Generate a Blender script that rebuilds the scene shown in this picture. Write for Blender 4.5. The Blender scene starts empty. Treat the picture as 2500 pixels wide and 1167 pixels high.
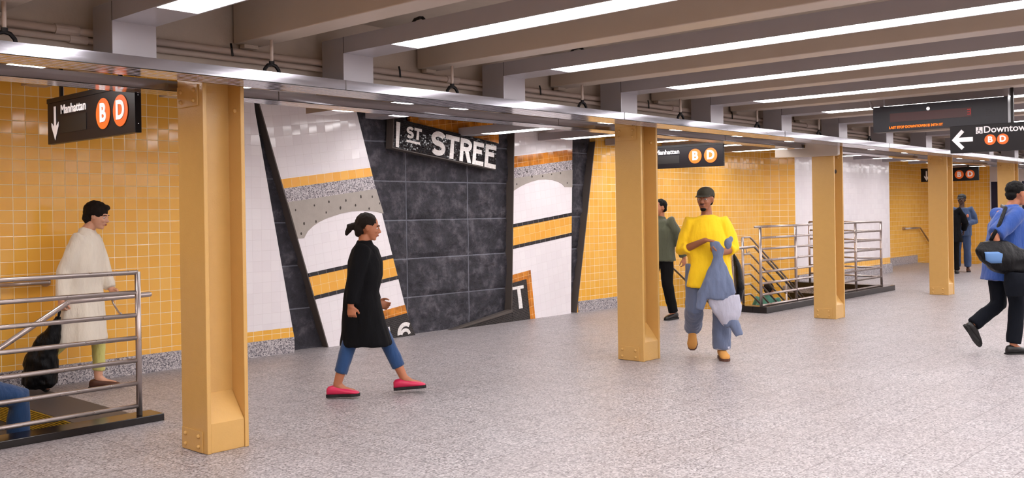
import bpy, bmesh, math, random
from mathutils import Vector, Matrix, noise
random.seed(7)
S = bpy.context.scene
COL = S.collection
PI = math.pi
def rad(a): return a * PI / 180

# ------------------------------------------------------------------ camera, world, exposure
CAM_H = 1.48
def make_camera():
    a, r = rad(42.28), rad(-0.846)
    F = Vector((math.cos(a), math.sin(a), 0)); R = Vector((math.sin(a), -math.cos(a), 0)); U = R.cross(F)
    R2 = R * math.cos(r) + U * math.sin(r); U2 = -R * math.sin(r) + U * math.cos(r)
    cd = bpy.data.cameras.new('camera'); c = bpy.data.objects.new('camera', cd); COL.objects.link(c)
    M = Matrix((R2, U2, -F)).transposed().to_4x4(); M.translation = Vector((0, 0, CAM_H)); c.matrix_world = M
    cd.sensor_fit = 'HORIZONTAL'; cd.sensor_width = 36; cd.lens = 36 * 2339.2 / 2500
    cd.shift_y = -(583.5 - 520.7) / 2500; cd.clip_end = 200; cd.clip_start = 0.05
    S.camera = c
make_camera()
S.view_settings.view_transform = 'Standard'; S.view_settings.look = 'None'
S.view_settings.gamma = 1; S.view_settings.use_curve_mapping = False
S.view_settings.exposure = 0.36
LAMP = 13.0
wd = bpy.data.worlds.new('station_dark'); S.world = wd; wd.use_nodes = True
wd.node_tree.nodes['Background'].inputs[0].default_value = (0.9, 0.86, 0.85, 1)
wd.node_tree.nodes['Background'].inputs[1].default_value = 0.05

# ------------------------------------------------------------------ materials
def lin(c):
    def f(v):
        v /= 255.0
        return v / 12.92 if v <= .04045 else ((v + .055) / 1.055) ** 2.4
    return (f(c[0]), f(c[1]), f(c[2]), 1)
M = {}
class NT:
    def __init__(s, name):
        s.m = bpy.data.materials.new(name); s.m.use_nodes = True; s.t = s.m.node_tree; s.b = s.t.nodes['Principled BSDF']; M[name] = s.m
    def n(s, ty, **kw):
        o = s.t.nodes.new(ty)
        for k, v in kw.items(): setattr(o, k, v)
        return o
    def l(s, a, b): s.t.links.new(a, b)
    def math(s, op, a, b=None):
        o = s.n('ShaderNodeMath', operation=op)
        for i, v in enumerate((a, b)):
            if v is None: continue
            if isinstance(v, (int, float)): o.inputs[i].default_value = v
            else: s.l(v, o.inputs[i])
        return o.outputs[0]
    def vmath(s, op, a, b=None):
        o = s.n('ShaderNodeVectorMath', operation=op)
        for i, v in enumerate((a, b)):
            if v is None: continue
            if isinstance(v, (tuple, list)): o.inputs[i].default_value = v
            else: s.l(v, o.inputs[i])
        return o.outputs[0]
    def mix(s, fac, a, b):
        o = s.n('ShaderNodeMix', data_type='RGBA')
        if isinstance(fac, (int, float)): o.inputs[0].default_value = fac
        else: s.l(fac, o.inputs[0])
        for i, v in ((6, a), (7, b)):
            if isinstance(v, tuple): o.inputs[i].default_value = v
            else: s.l(v, o.inputs[i])
        return o.outputs[2]
    def noise(s, scale, detail=3, vec=None, rough=.5):
        o = s.n('ShaderNodeTexNoise'); o.inputs['Scale'].default_value = scale; o.inputs['Detail'].default_value = detail; o.inputs['Roughness'].default_value = rough
        if vec is not None: s.l(vec, o.inputs['Vector'])
        return o
    def ramp(s, v, stops):
        o = s.n('ShaderNodeValToRGB'); e = o.color_ramp.elements
        while len(e) < len(stops): e.new(.5)
        for i, (p, c) in enumerate(stops): e[i].position = p; e[i].color = c if len(c) == 4 else (*c, 1)
        s.l(v, o.inputs[0]); return o.outputs[0]
    def bump(s, h, strength=.3, dist=.01, normal=None):
        o = s.n('ShaderNodeBump'); o.inputs['Strength'].default_value = strength; o.inputs['Distance'].default_value = dist
        s.l(h, o.inputs['Height'])
        if normal is not None: s.l(normal, o.inputs['Normal'])
        return o.outputs[0]
def plain(name, c, rough=.6, metal=0, var=.0, bump=0, bscale=60, emit=None, spec=None, sheen=0):
    k = NT(name); b = k.b
    base = lin(c); b.inputs['Roughness'].default_value = rough; b.inputs['Metallic'].default_value = metal
    tc = k.n('ShaderNodeTexCoord')
    nz = k.noise(bscale * .15 if var else 5, 4, tc.outputs['Object'])
    d = tuple(max(0, v * (1 - var)) for v in base[:3]) + (1,); h = tuple(min(1, v * (1 + var)) for v in base[:3]) + (1,)
    k.l(k.mix(nz.outputs[0], d, h), b.inputs['Base Color'])
    if bump:
        n2 = k.noise(bscale, 4, tc.outputs['Object']); k.l(k.bump(n2.outputs[0], bump, .01), b.inputs['Normal'])
    if emit:
        b.inputs['Emission Color'].default_value = lin(emit[0]); b.inputs['Emission Strength'].default_value = emit[1]
    if spec is not None: b.inputs['Specular IOR Level'].default_value = spec
    if sheen: b.inputs['Sheen Weight'].default_value = sheen
    return k.m
def tile(name, c1, c2, grout, w=.112, h=.112, axes=('X', 'Z'), rot=0, rough=.12, tilt=.022, gw=.0026, off=(0, 0), bond=0.0, stain=0):
    """glazed tiles laid out in the object's own metres, each tile set with its own slight tilt"""
    k = NT(name); tc = k.n('ShaderNodeTexCoord'); sp = k.n('ShaderNodeSeparateXYZ'); k.l(tc.outputs['Object'], sp.inputs[0])
    u, v = sp.outputs[axes[0]], sp.outputs[axes[1]]
    u = k.math('ADD', u, off[0]); v = k.math('ADD', v, off[1])
    if rot:
        c, s_ = math.cos(rot), math.sin(rot)
        u2 = k.math('ADD', k.math('MULTIPLY', u, c), k.math('MULTIPLY', v, s_))
        v2 = k.math('SUBTRACT', k.math('MULTIPLY', v, c), k.math('MULTIPLY', u, s_)); u, v = u2, v2
    vv = k.math('DIVIDE', v, h); row = k.math('FLOOR', vv)
    uu = k.math('ADD', k.math('DIVIDE', u, w), k.math('MULTIPLY', row, bond)); colm = k.math('FLOOR', uu)
    fu, fv = k.math('FRACT', uu), k.math('FRACT', vv)
    def edge(f, size):
        a = k.math('MINIMUM', f, k.math('SUBTRACT', 1.0, f)); return k.math('MULTIPLY', a, size)
    e = k.math('MINIMUM', edge(fu, w), edge(fv, h))
    g = k.math('LESS_THAN', e, gw)
    cb = k.n('ShaderNodeCombineXYZ'); k.l(colm, cb.inputs[0]); k.l(row, cb.inputs[1])
    wn = k.n('ShaderNodeTexWhiteNoise', noise_dimensions='3D'); k.l(cb.outputs[0], wn.inputs['Vector'])
    colr = k.mix(wn.outputs['Value'], lin(c1), lin(c2))
    if stain:
        nz = k.noise(6, 4, tc.outputs['Object']); f = k.ramp(nz.outputs[0], [(.45, (0, 0, 0)), (.72, (1, 1, 1))])
        colr = k.mix(k.math('MULTIPLY', f, stain), colr, lin((120, 66, 20)))
    k.l(k.mix(g, colr, lin(grout)), k.b.inputs['Base Color'])
    k.l(k.math('ADD', k.math('MULTIPLY', g, .5), rough), k.b.inputs['Roughness'])
    geo = k.n('ShaderNodeNewGeometry')
    dv = k.vmath('SUBTRACT', wn.outputs['Color'], (.5, .5, .5)); sc = k.n('ShaderNodeVectorMath', operation='SCALE'); k.l(dv, sc.inputs[0]); sc.inputs['Scale'].default_value = tilt * 2
    nn = k.vmath('NORMALIZE', k.vmath('ADD', geo.outputs['Normal'], sc.outputs[0]))
    hgt = k.math('MINIMUM', e, gw * 2.2)
    k.l(k.bump(hgt, .6, .5, nn), k.b.inputs['Normal'])
    return k.m
YA, YB, YG = (248, 190, 86), (243, 180, 70), (254, 232, 190)
tile('yellow_tile', YA, YB, YG)
tile('yellow_tile_end', YA, YB, YG, axes=('Y', 'Z'))
tile('white_tile', (242, 237, 240), (238, 232, 236), (222, 215, 217), gw=.0012)
ROT = rad(7.2)
tile('white_tile_tilted', (243, 238, 241), (239, 233, 237), (222, 215, 217), rot=ROT, gw=.0012, off=(0, .02), tilt=.03)
tile('yellow_tile_tilted', (246, 184, 80), (240, 172, 64), (248, 214, 150), rot=ROT, off=(-.03, .02), gw=.0022)
tile('black_tile_tilted', (34, 32, 38), (26, 25, 30), (150, 140, 140), w=.112, h=.4, rot=ROT, off=(-.03, .2), gw=.0018)
tile('orange_tile_tilted', (226, 142, 36), (200, 118, 28), (240, 190, 110), rot=ROT, off=(-.03, .02), stain=.8, gw=.0018)
tile('mosaic_black', (20, 18, 20), (36, 31, 33), (86, 76, 70), w=.022, h=.022, rot=ROT, gw=.001, tilt=.05, bond=.5)
tile('mosaic_sign', (16, 14, 17), (30, 26, 30), (46, 42, 42), w=.022, h=.022, rot=-ROT, gw=.0009, tilt=.05, bond=.5, rough=.08)
M['mosaic_sign'].node_tree.nodes['Principled BSDF'].inputs['Specular IOR Level'].default_value = .3
tile('mosaic_white', (250, 246, 244), (236, 231, 228), (205, 198, 194), w=.03, h=.03, rot=-ROT, gw=.001, tilt=.05)
tile('stair_strip_yellow', (196, 166, 30), (178, 148, 24), (90, 72, 14), w=.014, h=2.0, axes=('Z', 'X'), gw=.0028, rough=.5, tilt=0)
plain('concrete_art', (172, 164, 156), .75, var=.12, bump=.2, bscale=70)
plain('pit', (70, 64, 60), .9)
plain('dark_edge', (86, 78, 74), .55, var=.1)
plain('column_paint', (202, 160, 94), .25, var=.04, bump=.12, bscale=90)
plain('ceiling_paint', (190, 176, 162), .38, var=.04, bump=.06, bscale=40)
plain('girder_paint', (196, 182, 168), .5, var=.06, bump=.15, bscale=60)
plain('fixture_paint', (170, 166, 171), .28, metal=.1, var=.03, bump=.03, bscale=60)
plain('pipe_paint', (206, 190, 180), .45, var=.04)
plain('black_metal', (24, 22, 24), .4, metal=.3)
plain('sign_black', (22, 18, 22), .4, spec=.3)
plain('sign_black_patch', (22, 20, 20), .5)
plain('sign_white', (248, 244, 246), .5)
plain('disc_orange', (240, 108, 28), .45)
plain('led_red', (150, 20, 16), .5, emit=((220, 30, 20), .5))
plain('led_glass', (74, 26, 28), .3)
plain('letter_orange', (250, 130, 20), .4, emit=((250, 120, 10), .6))
plain('led_case', (32, 31, 42), .35, var=.1)
plain('chrome', (200, 196, 200), .2, metal=1)
plain('black_granite', (26, 20, 20), .18, var=.5, bscale=300)
plain('stair_plate', (74, 66, 64), .5, var=.12, bump=.2, bscale=200)
plain('plaster', (216, 208, 206), .7, var=.03)
plain('booth_navy', (24, 28, 56), .25)
plain('concrete_slab', (170, 158, 144), .7, var=.08)
# brushed steel of the channels and railings
def steel(name, c, rough, stretch=(1, 60, 60)):
    k = NT(name); tc = k.n('ShaderNodeTexCoord'); mp = k.n('ShaderNodeMapping'); mp.inputs['Scale'].default_value = stretch
    k.l(tc.outputs['Object'], mp.inputs[0]); nz = k.noise(3, 3, mp.outputs[0])
    k.l(k.mix(nz.outputs[0], tuple(v * .94 for v in lin(c)[:3]) + (1,), lin(c)), k.b.inputs['Base Color'])
    k.b.inputs['Metallic'].default_value = .85
    k.l(k.math('ADD', k.math('MULTIPLY', nz.outputs[0], .10), rough), k.b.inputs['Roughness'])
    k.l(k.bump(nz.outputs[0], .015, .004), k.b.inputs['Normal'])
steel('channel_steel', (172, 170, 178), .07, (.7, 14, 14))
steel('rail_steel', (190, 178, 174), .24, (8, 8, 8))
# granite baseboard / terrazzo speckle
def speckle(name, stops, scale, rough, joints=None, macro=0):
    k = NT(name); tc = k.n('ShaderNodeTexCoord'); P = tc.outputs['Object']
    vo = k.n('ShaderNodeTexVoronoi'); vo.inputs['Scale'].default_value = scale; k.l(P, vo.inputs['Vector'])
    sp = k.n('ShaderNodeSeparateColor'); k.l(vo.outputs['Color'], sp.inputs[0])
    c = k.ramp(sp.outputs[0], stops)
    if macro:
        nz = k.noise(.9, 5, P, .6); f = k.ramp(nz.outputs[0], [(.35, (0, 0, 0)), (.7, (1, 1, 1))])
        c = k.mix(k.math('MULTIPLY', f, macro), c, lin((120, 108, 104)))
    rg = rough
    if joints:
        s3 = k.n('ShaderNodeSeparateXYZ'); k.l(P, s3.inputs[0])
        x = k.math('DIVIDE', k.math('ADD', s3.outputs[0], -.03), joints[0]); y = k.math('DIVIDE', k.math('ADD', s3.outputs[1], -.27), joints[1])
        cb = k.n('ShaderNodeCombineXYZ'); k.l(k.math('FLOOR', x), cb.inputs[0]); k.l(k.math('FLOOR', y), cb.inputs[1])
        wn = k.n('ShaderNodeTexWhiteNoise'); k.l(cb.outputs[0], wn.inputs['Vector'])
        c = k.mix(k.math('MULTIPLY', wn.outputs['Value'], .16), c, lin((140, 128, 126)))
        def e(f, s): a = k.math('FRACT', f); return k.math('MULTIPLY', k.math('MINIMUM', a, k.math('SUBTRACT', 1.0, a)), s)
        g = k.math('LESS_THAN', k.math('MINIMUM', e(x, joints[0]), e(y, joints[1])), .0026)
        c = k.mix(k.math('MULTIPLY', g, .62), c, lin((72, 62, 60)))
        nz2 = k.noise(3, 4, P); rg = k.math('ADD', k.math('MULTIPLY', nz2.outputs[0], .2), rough - .1)
    k.l(c, k.b.inputs['Base Color'])
    if isinstance(rg, float): k.b.inputs['Roughness'].default_value = rg
    else: k.l(rg, k.b.inputs['Roughness'])
G = lambda r, g, b: lin((r, g, b))
speckle('terrazzo_floor', [(0, G(98, 93, 95)), (.2, G(132, 126, 128)), (.5, G(160, 154, 156)), (.85, G(180, 174, 176)), (1, G(202, 196, 197))], 95, .42, (.32, .31), .16)
speckle('granite_base', [(0, G(84, 80, 90)), (.22, G(122, 117, 124)), (.45, G(168, 162, 166)), (.8, G(198, 192, 194)), (1, G(218, 212, 212))], 105, .3)
speckle('terrazzo_band', [(0, G(88, 82, 90)), (.3, G(136, 130, 136)), (.5, G(182, 176, 180)), (1, G(214, 208, 210))], 105, .35)
# split-face granite
k = NT('rough_granite'); tc = k.n('ShaderNodeTexCoord'); P = tc.outputs['Object']
n1 = k.noise(7, 6, P, .65); n2 = k.noise(70, 4, P, .7)
c = k.ramp(n1.outputs[0], [(.3, G(26, 25, 31)), (.5, G(56, 54, 63)), (.66, G(104, 100, 108)), (.8, G(128, 122, 130))])
c2 = k.mix(k.math('MULTIPLY', n2.outputs[0], .5), c, G(46, 44, 54))
sx = k.n('ShaderNodeSeparateXYZ'); k.l(P, sx.inputs[0])
wob = k.noise(5, 3, P); wv = k.math('MULTIPLY', k.math('SUBTRACT', wob.outputs[0], .5), .012)
def jl(v, o, per):
    f = k.math('FRACT', k.math('DIVIDE', k.math('ADD', k.math('ADD', v, wv), -o + per * 20), per)); return k.math('MULTIPLY', k.math('MINIMUM', f, k.math('SUBTRACT', 1.0, f)), per)
jd = k.math('MINIMUM', jl(sx.outputs[0], 7.9, 1.07), jl(sx.outputs[2], .455, .479))
jf = k.ramp(k.math('MULTIPLY', jd, 100), [(.45, (1, 1, 1)), (.95, (0, 0, 0))])
k.l(k.mix(k.math('MULTIPLY', jf, .75), c2, G(128, 130, 142)), k.b.inputs['Base Color'])
k.b.inputs['Roughness'].default_value = .6
k.l(k.bump(k.math('ADD', n1.outputs[0], k.math('MULTIPLY', n2.outputs[0], .35)), .9, .04), k.b.inputs['Normal'])
# lamp diffuser
k = NT('lamp_diffuser'); k.b.inputs['Base Color'].default_value = (.9, .9, .9, 1)
k.b.inputs['Emission Color'].default_value = (1, .96, .965, 1); k.b.inputs['Emission Strength'].default_value = LAMP

# ------------------------------------------------------------------ mesh helpers
class MB:
    def __init__(s): s.v = []; s.f = []
    def add(s, vs, fs):
        b = len(s.v); s.v += [tuple(p) for p in vs]; s.f += [tuple(b + i for i in q) for q in fs]; return s
    def box(s, x0, x1, y0, y1, z0, z1):
        v = [(x, y, z) for x in (x0, x1) for y in (y0, y1) for z in (z0, z1)]
        return s.add(v, [(0, 1, 3, 2), (4, 6, 7, 5), (0, 4, 5, 1), (2, 3, 7, 6), (0, 2, 6, 4), (1, 5, 7, 3)])
    def prism(s, poly, o, u, v, n, d):
        """poly in (u, v) about o, extruded by d along n"""
        o, u, v, n = map(Vector, (o, u, v, n)); k = len(poly)
        a = [o + u * p[0] + v * p[1] for p in poly]; b = [p + n * d for p in a]
        fs = [tuple(range(k)), tuple(range(2 * k - 1, k - 1, -1))] + [(i, k + i, k + (i + 1) % k, (i + 1) % k) for i in range(k)]
        return s.add(a + b, fs)
    def tube(s, pts, r, n=10, round_=False):
        pts = [Vector(p) for p in pts]; rs = list(r) if isinstance(r, (list, tuple)) else [r] * len(pts)
        if round_:
            d0 = (pts[0] - pts[1]).normalized(); d1 = (pts[-1] - pts[-2]).normalized()
            pts = [pts[0] + d0 * rs[0] * .9, pts[0] + d0 * rs[0] * .6] + pts + [pts[-1] + d1 * rs[-1] * .6, pts[-1] + d1 * rs[-1] * .9]
            rs = [rs[0] * .4, rs[0] * .8] + rs + [rs[-1] * .8, rs[-1] * .4]
        m = len(pts); rings = []; up = None
        for i, p in enumerate(pts):
            t = (pts[min(i + 1, m - 1)] - pts[max(i - 1, 0)]).normalized()
            if up is None: up = Vector((0, 0, 1)) if abs(t.z) < .9 else Vector((1, 0, 0))
            a = t.cross(up)
            if a.length < 1e-5: a = t.orthogonal()
            a.normalize(); b = a.cross(t).normalized(); up = b
            rings.append([p + (a * math.cos(2 * PI * j / n) + b * math.sin(2 * PI * j / n)) * rs[i] for j in range(n)])
        return s.loft(rings)
    def loft(s, rings):
        n = len(rings[0]); m = len(rings); vs = [p for q in rings for p in q]
        fs = [(i * n + j, (i + 1) * n + j, (i + 1) * n + (j + 1) % n, i * n + (j + 1) % n) for i in range(m - 1) for j in range(n)]
        fs += [tuple(range(n)), tuple(range(m * n - 1, (m - 1) * n - 1, -1))]
        return s.add(vs, fs)
    def rings(s, lst, n=20, yaw=0):
        """stack of horizontal-ish ovals: (cx, cy, cz, half_depth, half_width[, yaw])"""
        out = []
        for q in lst:
            cx, cy, cz, hx, hy = q[:5]; w = rad(q[5]) if len(q) > 5 else yaw; rg = []
            for j in range(n):
                t = 2 * PI * j / n; c, sn = math.cos(t), math.sin(t)
                x = hx * math.copysign(abs(c) ** .85, c); y = hy * math.copysign(abs(sn) ** .85, sn)
                rg.append((cx + x * math.cos(w) - y * math.sin(w), cy + x * math.sin(w) + y * math.cos(w), cz))
            out.append(rg)
        return s.loft(out)
    def ell(s, c, r, n=14, m=9, rot=None):
        c = Vector(c); vs = [(0, 0, 1)]; 
        for i in range(1, m):
            t = PI * i / m
            vs += [(math.sin(t) * math.cos(2 * PI * j / n), math.sin(t) * math.sin(2 * PI * j / n), math.cos(t)) for j in range(n)]
        vs.append((0, 0, -1)); P = []
        for v in vs:
            q = Vector((v[0] * r[0], v[1] * r[1], v[2] * r[2]))
            if rot is not None: q = rot @ q
            P.append(c + q)
        fs = [(0, 1 + j, 1 + (j + 1) % n) for j in range(n)]
        fs += [(1 + i * n + j, 1 + (i + 1) * n + j, 1 + (i + 1) * n + (j + 1) % n, 1 + i * n + (j + 1) % n) for i in range(m - 2) for j in range(n)]
        l = len(vs) - 1; fs += [(l, 1 + (m - 2) * n + (j + 1) % n, 1 + (m - 2) * n + j) for j in range(n)]
        return s.add(P, fs)
    def mesh(s, name):
        me = bpy.data.meshes.new(name); me.from_pydata([tuple(p) for p in s.v], [], s.f); me.validate()
        bm = bmesh.new(); bm.from_mesh(me); bmesh.ops.recalc_face_normals(bm, faces=bm.faces[:]); bm.to_mesh(me); bm.free(); return me
    def build(s, name, mat, parent=None, smooth=False, bevel=0, world=True):
        me = s.mesh(name)
        if world and parent is not None:
            r = parent
            while r.parent: r = r.parent
            me.transform(Matrix.Translation(-Vector(r['o'])))
        me.materials.append(M[mat] if isinstance(mat, str) else mat)
        return link(name, me, parent, smooth, bevel)
def link(name, me, parent=None, smooth=False, bevel=0):
    o = bpy.data.objects.new(name, me); COL.objects.link(o); o.parent = parent
    if smooth:
        for p in me.polygons: p.use_smooth = True
    if bevel:
        md = o.modifiers.new('bevel', 'BEVEL'); md.width = bevel; md.segments = 2; md.limit_method = 'ANGLE'; md.angle_limit = rad(40)
    return o
def tag(o, label=None, cat=None, group=None, kind=None):
    if label: o['label'] = label
    if cat: o['category'] = cat
    if group: o['group'] = group
    if kind: o['kind'] = kind
    return o
def thing(name, loc, label, cat, group=None, rz=0):
    e = bpy.data.objects.new(name, None); COL.objects.link(e); e.location = loc; e.rotation_euler = (0, 0, rz); e['o'] = tuple(loc); e.empty_display_size = .1
    return tag(e, label, cat, group)
def kids(o): return [c for c in COL.objects if c.parent == o]
def copy_tree(o, parent=None):
    c = o.copy(); COL.objects.link(c); c.parent = parent
    for ch in kids(o): copy_tree(ch, c)
    return c
def struct(name, mb, mat, **kw): return tag(mb.build(name, mat, **kw), kind='structure')
def single(name, mb, mat, label, cat, group=None, **kw): return tag(mb.build(name, mat, **kw), label, cat, group)
def text_mesh(name, txt, size, o, u, v, n, mat, parent, ext=.002, off=0, xs=1, align='CENTER', fit=None):
    cu = bpy.data.curves.new('t', 'FONT'); cu.body = txt; cu.size = size; cu.extrude = ext; cu.offset = off; cu.align_x = align; cu.align_y = 'CENTER'; cu.resolution_u = 4
    ob = bpy.data.objects.new('t', cu); COL.objects.link(ob); dg = bpy.context.evaluated_depsgraph_get(); dg.update()
    me = bpy.data.meshes.new_from_object(ob.evaluated_get(dg)); bpy.data.objects.remove(ob)
    if fit:   # scale the word into a box of width, height standing on o
        X = [q.co.x for q in me.vertices]; Y = [q.co.y for q in me.vertices]; x0, y0, wx, wy = min(X), min(Y), max(X) - min(X), max(Y) - min(Y)
        for q in me.vertices: q.co.x = (q.co.x - x0) / wx * fit[0]; q.co.y = (q.co.y - y0) / wy * fit[1]
        xs = 1
    u, v, n, o = map(Vector, (u, v, n, o)); r = parent
    while r.parent: r = r.parent
    base = Vector(r['o'])
    for p in me.vertices:
        c = p.co.copy(); p.co = o + u * (c.x * xs) + v * c.y + n * (c.z + ext) - base
    me.materials.clear(); me.materials.append(M[mat]); return link(name, me, parent)

# ------------------------------------------------------------------ floor, walls, ceiling
WY = 8.82           # plane of the tiled wall, 8.95 is the granite behind it
XN, XF, YN = -3.0, 28.0, -4.6
fl = MB()
def frect(x0, x1, y0, y1): fl.box(x0, x1, y0, y1, -.12, 0)
frect(XN, XF, YN, 6.78)
frect(3.0, 12.6, 6.78, 9.1)
frect(17.2, 22.6, 6.78, 9.6); frect(22.6, XF, 6.78, 7.75); frect(22.6, 26.3, 7.75, 9.6)
struct('floor', fl, 'terrazzo_floor')
w = MB(); w.box(XN, 5.42, WY, 9.1, -3.2, 2.86); struct('wall_back', w, 'yellow_tile')
w = MB(); w.prism([(11.6, 2.86), (11.6, 2.55), (11.09, 0), (12.6, 0), (12.6, -3.2), (16.93, -3.2), (16.93, 2.86)], (0, WY, 0), (1, 0, 0), (0, 0, 1), (0, 1, 0), .28)
struct('wall_back.001', w, 'yellow_tile')
w = MB(); w.prism([(16.93, WY), (17.41, 8.42), (17.55, 8.6), (17.1, 9.1), (16.93, 9.1)], (0, 0, -3.2), (1, 0, 0), (0, 1, 0), (0, 0, 1), 6.06)
struct('wall_corner', w, 'yellow_tile_end')
w = MB(); w.box(17.41, 22.2, 8.42, 8.8, .34, 2.86); struct('wall_stair', w, 'white_tile')
w = MB(); w.box(17.41, 22.2, 8.42, 8.8, -.6, .34); struct('trim_1', w, 'yellow_tile')
w = MB(); w.box(22.2, XF, 9.3, 9.6, -3.2, 2.86); struct('wall_far', w, 'yellow_tile')
w = MB(); w.box(XF, XF + .2, 7.9, 9.6, -3.2, 2.86); struct('wall_right', w, 'yellow_tile_end')
w = MB(); w.box(XF, XF + .2, YN, 7.9, 0, 2.86); struct('wall_end', w, 'plaster')
w = MB(); w.box(XN - .2, XN, YN, 9.1, -3.2, 2.86); struct('wall_left', w, 'yellow_tile_end')
w = MB(); w.box(XN, XF, YN - .2, YN, 0, 2.86); struct('wall_front', w, 'plaster')
w = MB(); w.box(XN, XF + .2, YN - .2, 9.7, 2.86, 3.0); struct('ceiling', w, 'concrete_slab')
# stairwell pit walls below the floor
for nm, q in (('wall_pit', [(XN, 3.0, 6.6, 6.79), ]), ('wall_pit.001', [(12.6, 17.2, 6.6, 6.79)]), ('wall_pit.002', [(17.2, 17.4, 6.6, 8.45)]), ('wall_pit.003', [(26.3, 28, 7.6, 7.75)])):
    w = MB()
    for a in q: w.box(a[0], a[1], a[2], a[3], -3.2, -.121)
    struct(nm, w, 'black_granite')
# granite baseboards with the yellow course above
w = MB(); w.box(XN + .5, 5.42, WY - .02, WY + .01, .0, .175); struct('baseboard_back', w, 'granite_base')
w = MB(); w.box(5.42, 6.12, WY - .022, WY + .01, .0, .165); struct('baseboard_back.001', w, 'granite_base')
w = MB(); w.box(11.12, 12.62, WY - .02, WY + .02, .0, .165); struct('baseboard_back.002', w, 'granite_base')
w = MB(); w.box(17.43, 22.2, 8.37, 8.45, .0, .2); struct('baseboard_stair', w, 'granite_base')
w = MB(); w.box(22.2, 26.35, 9.26, 9.31, .0, .2); struct('baseboard_far', w, 'granite_base')
# booth windows in the far end wall
for i, (y0, y1) in enumerate(((7.62, 7.86), (7.28, 7.58), (6.6, 7.1))):
    g = struct('window_%d' % (i + 1), MB().box(XF - .03, XF - .005, y0, y1, .9, 2.14), 'booth_navy')
    f = MB(); t = .03
    f.box(XF - .05, XF - .002, y0 - t, y0, .87, 2.17).box(XF - .05, XF - .002, y1, y1 + t, .87, 2.17).box(XF - .05, XF - .002, y0, y1, 2.14, 2.17).box(XF - .05, XF - .002, y0, y1, .87, .9)
    g['o'] = (0, 0, 0); f.build('window_frame', 'plaster', g)

# ------------------------------------------------------------------ tiled mural in the wall
EX, EZ, NY = (1, 0, 0), (0, 0, 1), (0, -1, 0)
def yslab(poly, y0, d): return MB().prism(poly, (0, y0, 0), EX, EZ, (0, 1, 0), d)
BD = .13
# split-face granite seen in the cracks between the tiled slabs
def granite():
    x0, x1, z0, z1, st = 5.6, 11.7, -.02, 2.86, .02
    nx, nz = int((x1 - x0) / st) + 1, int((z1 - z0) / st) + 1
    mb = MB(); vs = []; J = []
    zj = [.455, .94, 1.415, 1.892, 2.37]; xj = [5.75, 6.83, 7.9, 8.97, 10.05, 11.12]
    for i in range(nx):
        for j in range(nz):
            x, z = x0 + i * st, z0 + j * st
            zz = z + .006 * math.sin(x * 3)
            d = min(min(abs(x - a) for a in xj), min(abs(zz - a) for a in zj))
            sx = sum(x > a for a in xj); sz = sum(zz > a for a in zj)
            h = min(1, d / .06) ** .6
            b = (noise.fractal(Vector((x * 2.2 + sx * 7, z * 3 + sz * 5, 0)), .8, 2.2, 5) * .028 + .022 + noise.noise(Vector((x * 14, z * 14, 3))) * .006) * h
            vs.append((x, 8.955 - b, z)); J.append(1.0 if d < .011 else (.25 if d < .02 else 0))
    mb.add(vs, [(i * nz + j, (i + 1) * nz + j, (i + 1) * nz + j + 1, i * nz + j + 1) for i in range(nx - 1) for j in range(nz - 1)])
    mb.add([(x0, 9.1, z0), (x1, 9.1, z0), (x1, 9.1, z1), (x0, 9.1, z1)], [(0, 1, 2, 3)])
    o = mb.build('granite_wall', 'rough_granite', smooth=False)
    at = o.data.attributes.new('joint', 'FLOAT', 'POINT')
    for i, v in enumerate(J): at.data[i].value = v
    return tag(o, 'dark split-face granite block wall in the recess between the tiled slabs', 'stone wall')
granite()
# left white slab
t = thing('tile_slab', (5.85, WY, 0), 'white tiled slab with one low yellow course, just right of the nearest column', 'wall slab')
yslab([(5.42, .272), (6.112, .272), (5.68, 2.615), (5.66, 2.86), (5.42, 2.86)], WY, BD).build('white_tiles', 'white_tile', t)
yslab([(5.42, .165), (6.133, .165), (6.112, .272), (5.42, .272)], WY, BD).build('yellow_course', 'yellow_tile', t)
# leaning slab A : lines given by their two end points on the slab's sloping sides
def lx(z, a=(5.759, 2.62), b=(6.590, 0)): return a[0] + (b[0] - a[0]) * (a[1] - z) / (a[1] - b[1])
def rx(z): return lx(z, (7.048, 2.661), (7.854, 0))
TA = math.tan(ROT)
def lineA(zl):  # band edge starting at height zl on the left side -> points left, right
    xl = lx(zl); s_ = (7.854 - 7.048) / 2.661
    xr = (rx(zl) + s_ * xl * TA) / (1 + s_ * TA)
    return (xl, zl), (xr, zl + (xr - xl) * TA)
def bandA(zt, zb): (a, b), (c, d) = lineA(zt), lineA(zb); return [a, b, d, c]
t = thing('tile_slab', (6.9, WY, 0), 'leaning white tiled slab with concrete arch, two striped bands and the numeral 16 at its foot', 'wall slab')
top = [(lx(2.86), 2.86), (rx(2.86), 2.86)]
a, b = lineA(1.885); yslab([top[0], top[1], b, a], WY, BD).build('white_tiles', 'white_tile_tilted', t)
yslab(bandA(1.885, 1.785), WY, BD).build('yellow_course', 'yellow_tile_tilted', t)
yslab(bandA(1.785, 1.636), WY, BD).build('terrazzo_band', 'terrazzo_band', t)
(al, ar) = lineA(1.636)
arch = [(7.421, 1.502), (7.26, 1.53), (7.099, 1.538), (6.95, 1.53), (6.801, 1.508), (6.68, 1.478), (6.571, 1.448), (6.48, 1.412), (6.402, 1.37), (6.33, 1.315), (6.279, 1.241), (lx(1.235), 1.235)]
c_ = yslab([al, ar] + arch, WY - .006, BD).build('concrete_arch', 'concrete_art', t)
random.seed(3)
pm = MB()
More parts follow.
